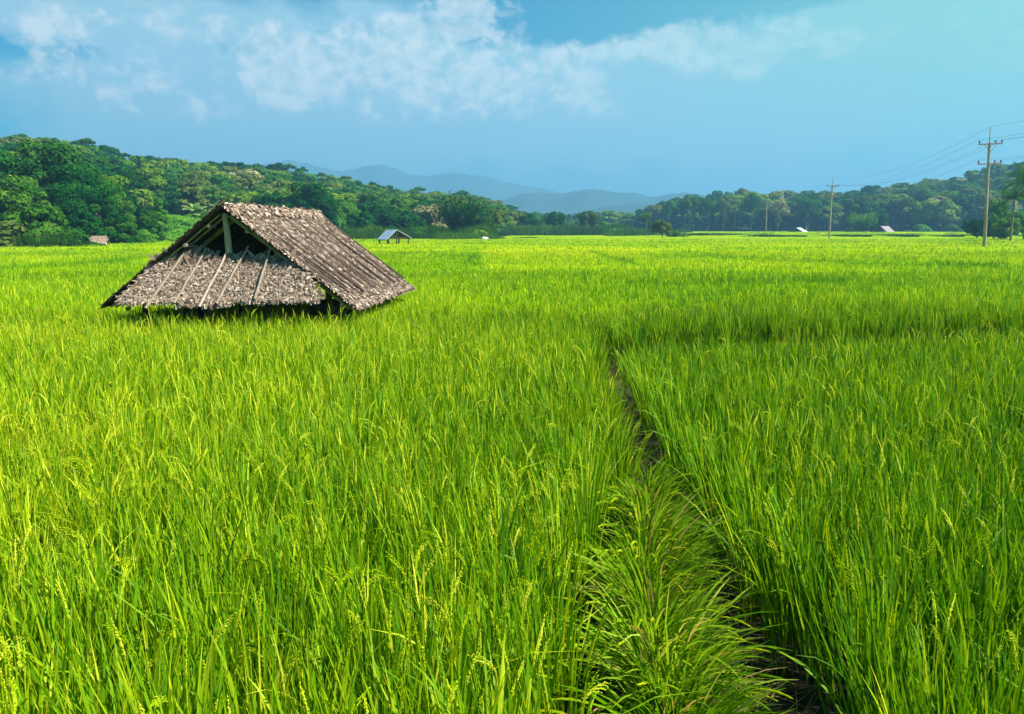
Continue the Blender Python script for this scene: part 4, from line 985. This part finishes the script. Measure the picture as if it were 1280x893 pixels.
pmask = M('MULTIPLY', M('SUBTRACT', M('ADD', M('MULTIPLY', puffs, 1.25), M('MULTIPLY', pn_, M('MINIMUM', M('MULTIPLY', puffs, 2.2), 1.))), .34), 1.5, clamp=True)
vn_ = M('ADD', M('MULTIPLY', M('SUBTRACT', ns, .5), 2.6), M('MULTIPLY', M('SUBTRACT', nb, .5), 1.2))
vmask = M('MULTIPLY', M('SUBTRACT', M('ADD', M('MULTIPLY', veil, 1.0), M('MULTIPLY', vn_, M('MINIMUM', M('MULTIPLY', veil, 2.), 1.))), .22), 1.5, clamp=True)
# light hazy band low in the sky comes from the haze itself; thin cloud elsewhere round the sky
oth = M('MULTIPLY', M('MULTIPLY', M('SUBTRACT', ns, .5), 2.2, clamp=True), M('GREATER_THAN', EL, .30))
vm2 = M('MAXIMUM', vmask, M('MULTIPLY', oth, .7))
def mix(f, a, b):
    n = N(nt, 'ShaderNodeMix', data_type='RGBA')
    if isinstance(f, (int, float)): n.inputs[0].default_value = f
    else: LK(f, n.inputs[0])
    for s_, x in ((6, a), (7, b)):
        if isinstance(x, tuple): n.inputs[s_].default_value = (*x, 1)
        else: LK(x, n.inputs[s_])
    return n.outputs[2]
c1 = mix(M('MULTIPLY', vm2, .85), tintn.outputs[2], (3.5, 5.4, 6.3))
pcol = mix(M('MULTIPLY', M('SUBTRACT', M('ADD', nf, M('MULTIPLY', nb, .6)), .55), 2.6, clamp=True), (3.0, 4.8, 5.7), (8.2, 8.2, 7.8))
c2 = mix(M('MULTIPLY', pmask, .66), c1, pcol)
glow = M('MULTIPLY', gauss(1340, 40, 380, 260), .85)
c3 = mix(glow, c2, (2.2, 5.6, 4.3))
bgn = N(nt, 'ShaderNodeBackground'); bgn.inputs['Strength'].default_value = .05; LK(c3, bgn.inputs[0])
wo = N(nt, 'ShaderNodeOutputWorld'); LK(bgn.outputs[0], wo.inputs[0])

# ------------------------------------------------------------------ render settings
S.view_settings.view_transform = 'Standard'; S.view_settings.look = 'None'; S.view_settings.gamma = 1; S.view_settings.use_curve_mapping = False
S.view_settings.exposure = 1.45
S.render.engine = 'CYCLES'
cy_ = S.cycles; cy_.use_denoising = True; cy_.denoiser = 'OPENIMAGEDENOISE'; cy_.max_bounces = 6; cy_.diffuse_bounces = 2; cy_.glossy_bounces = 1; cy_.transmission_bounces = 4; cy_.volume_bounces = 0; cy_.transparent_max_bounces = 4
cy_.use_adaptive_sampling = True; cy_.adaptive_threshold = .02
cy_.sample_clamp_indirect = 6
print('TREES', NTREE, 'RICEVERTS', rice.n, 'FOREST', forest.n)
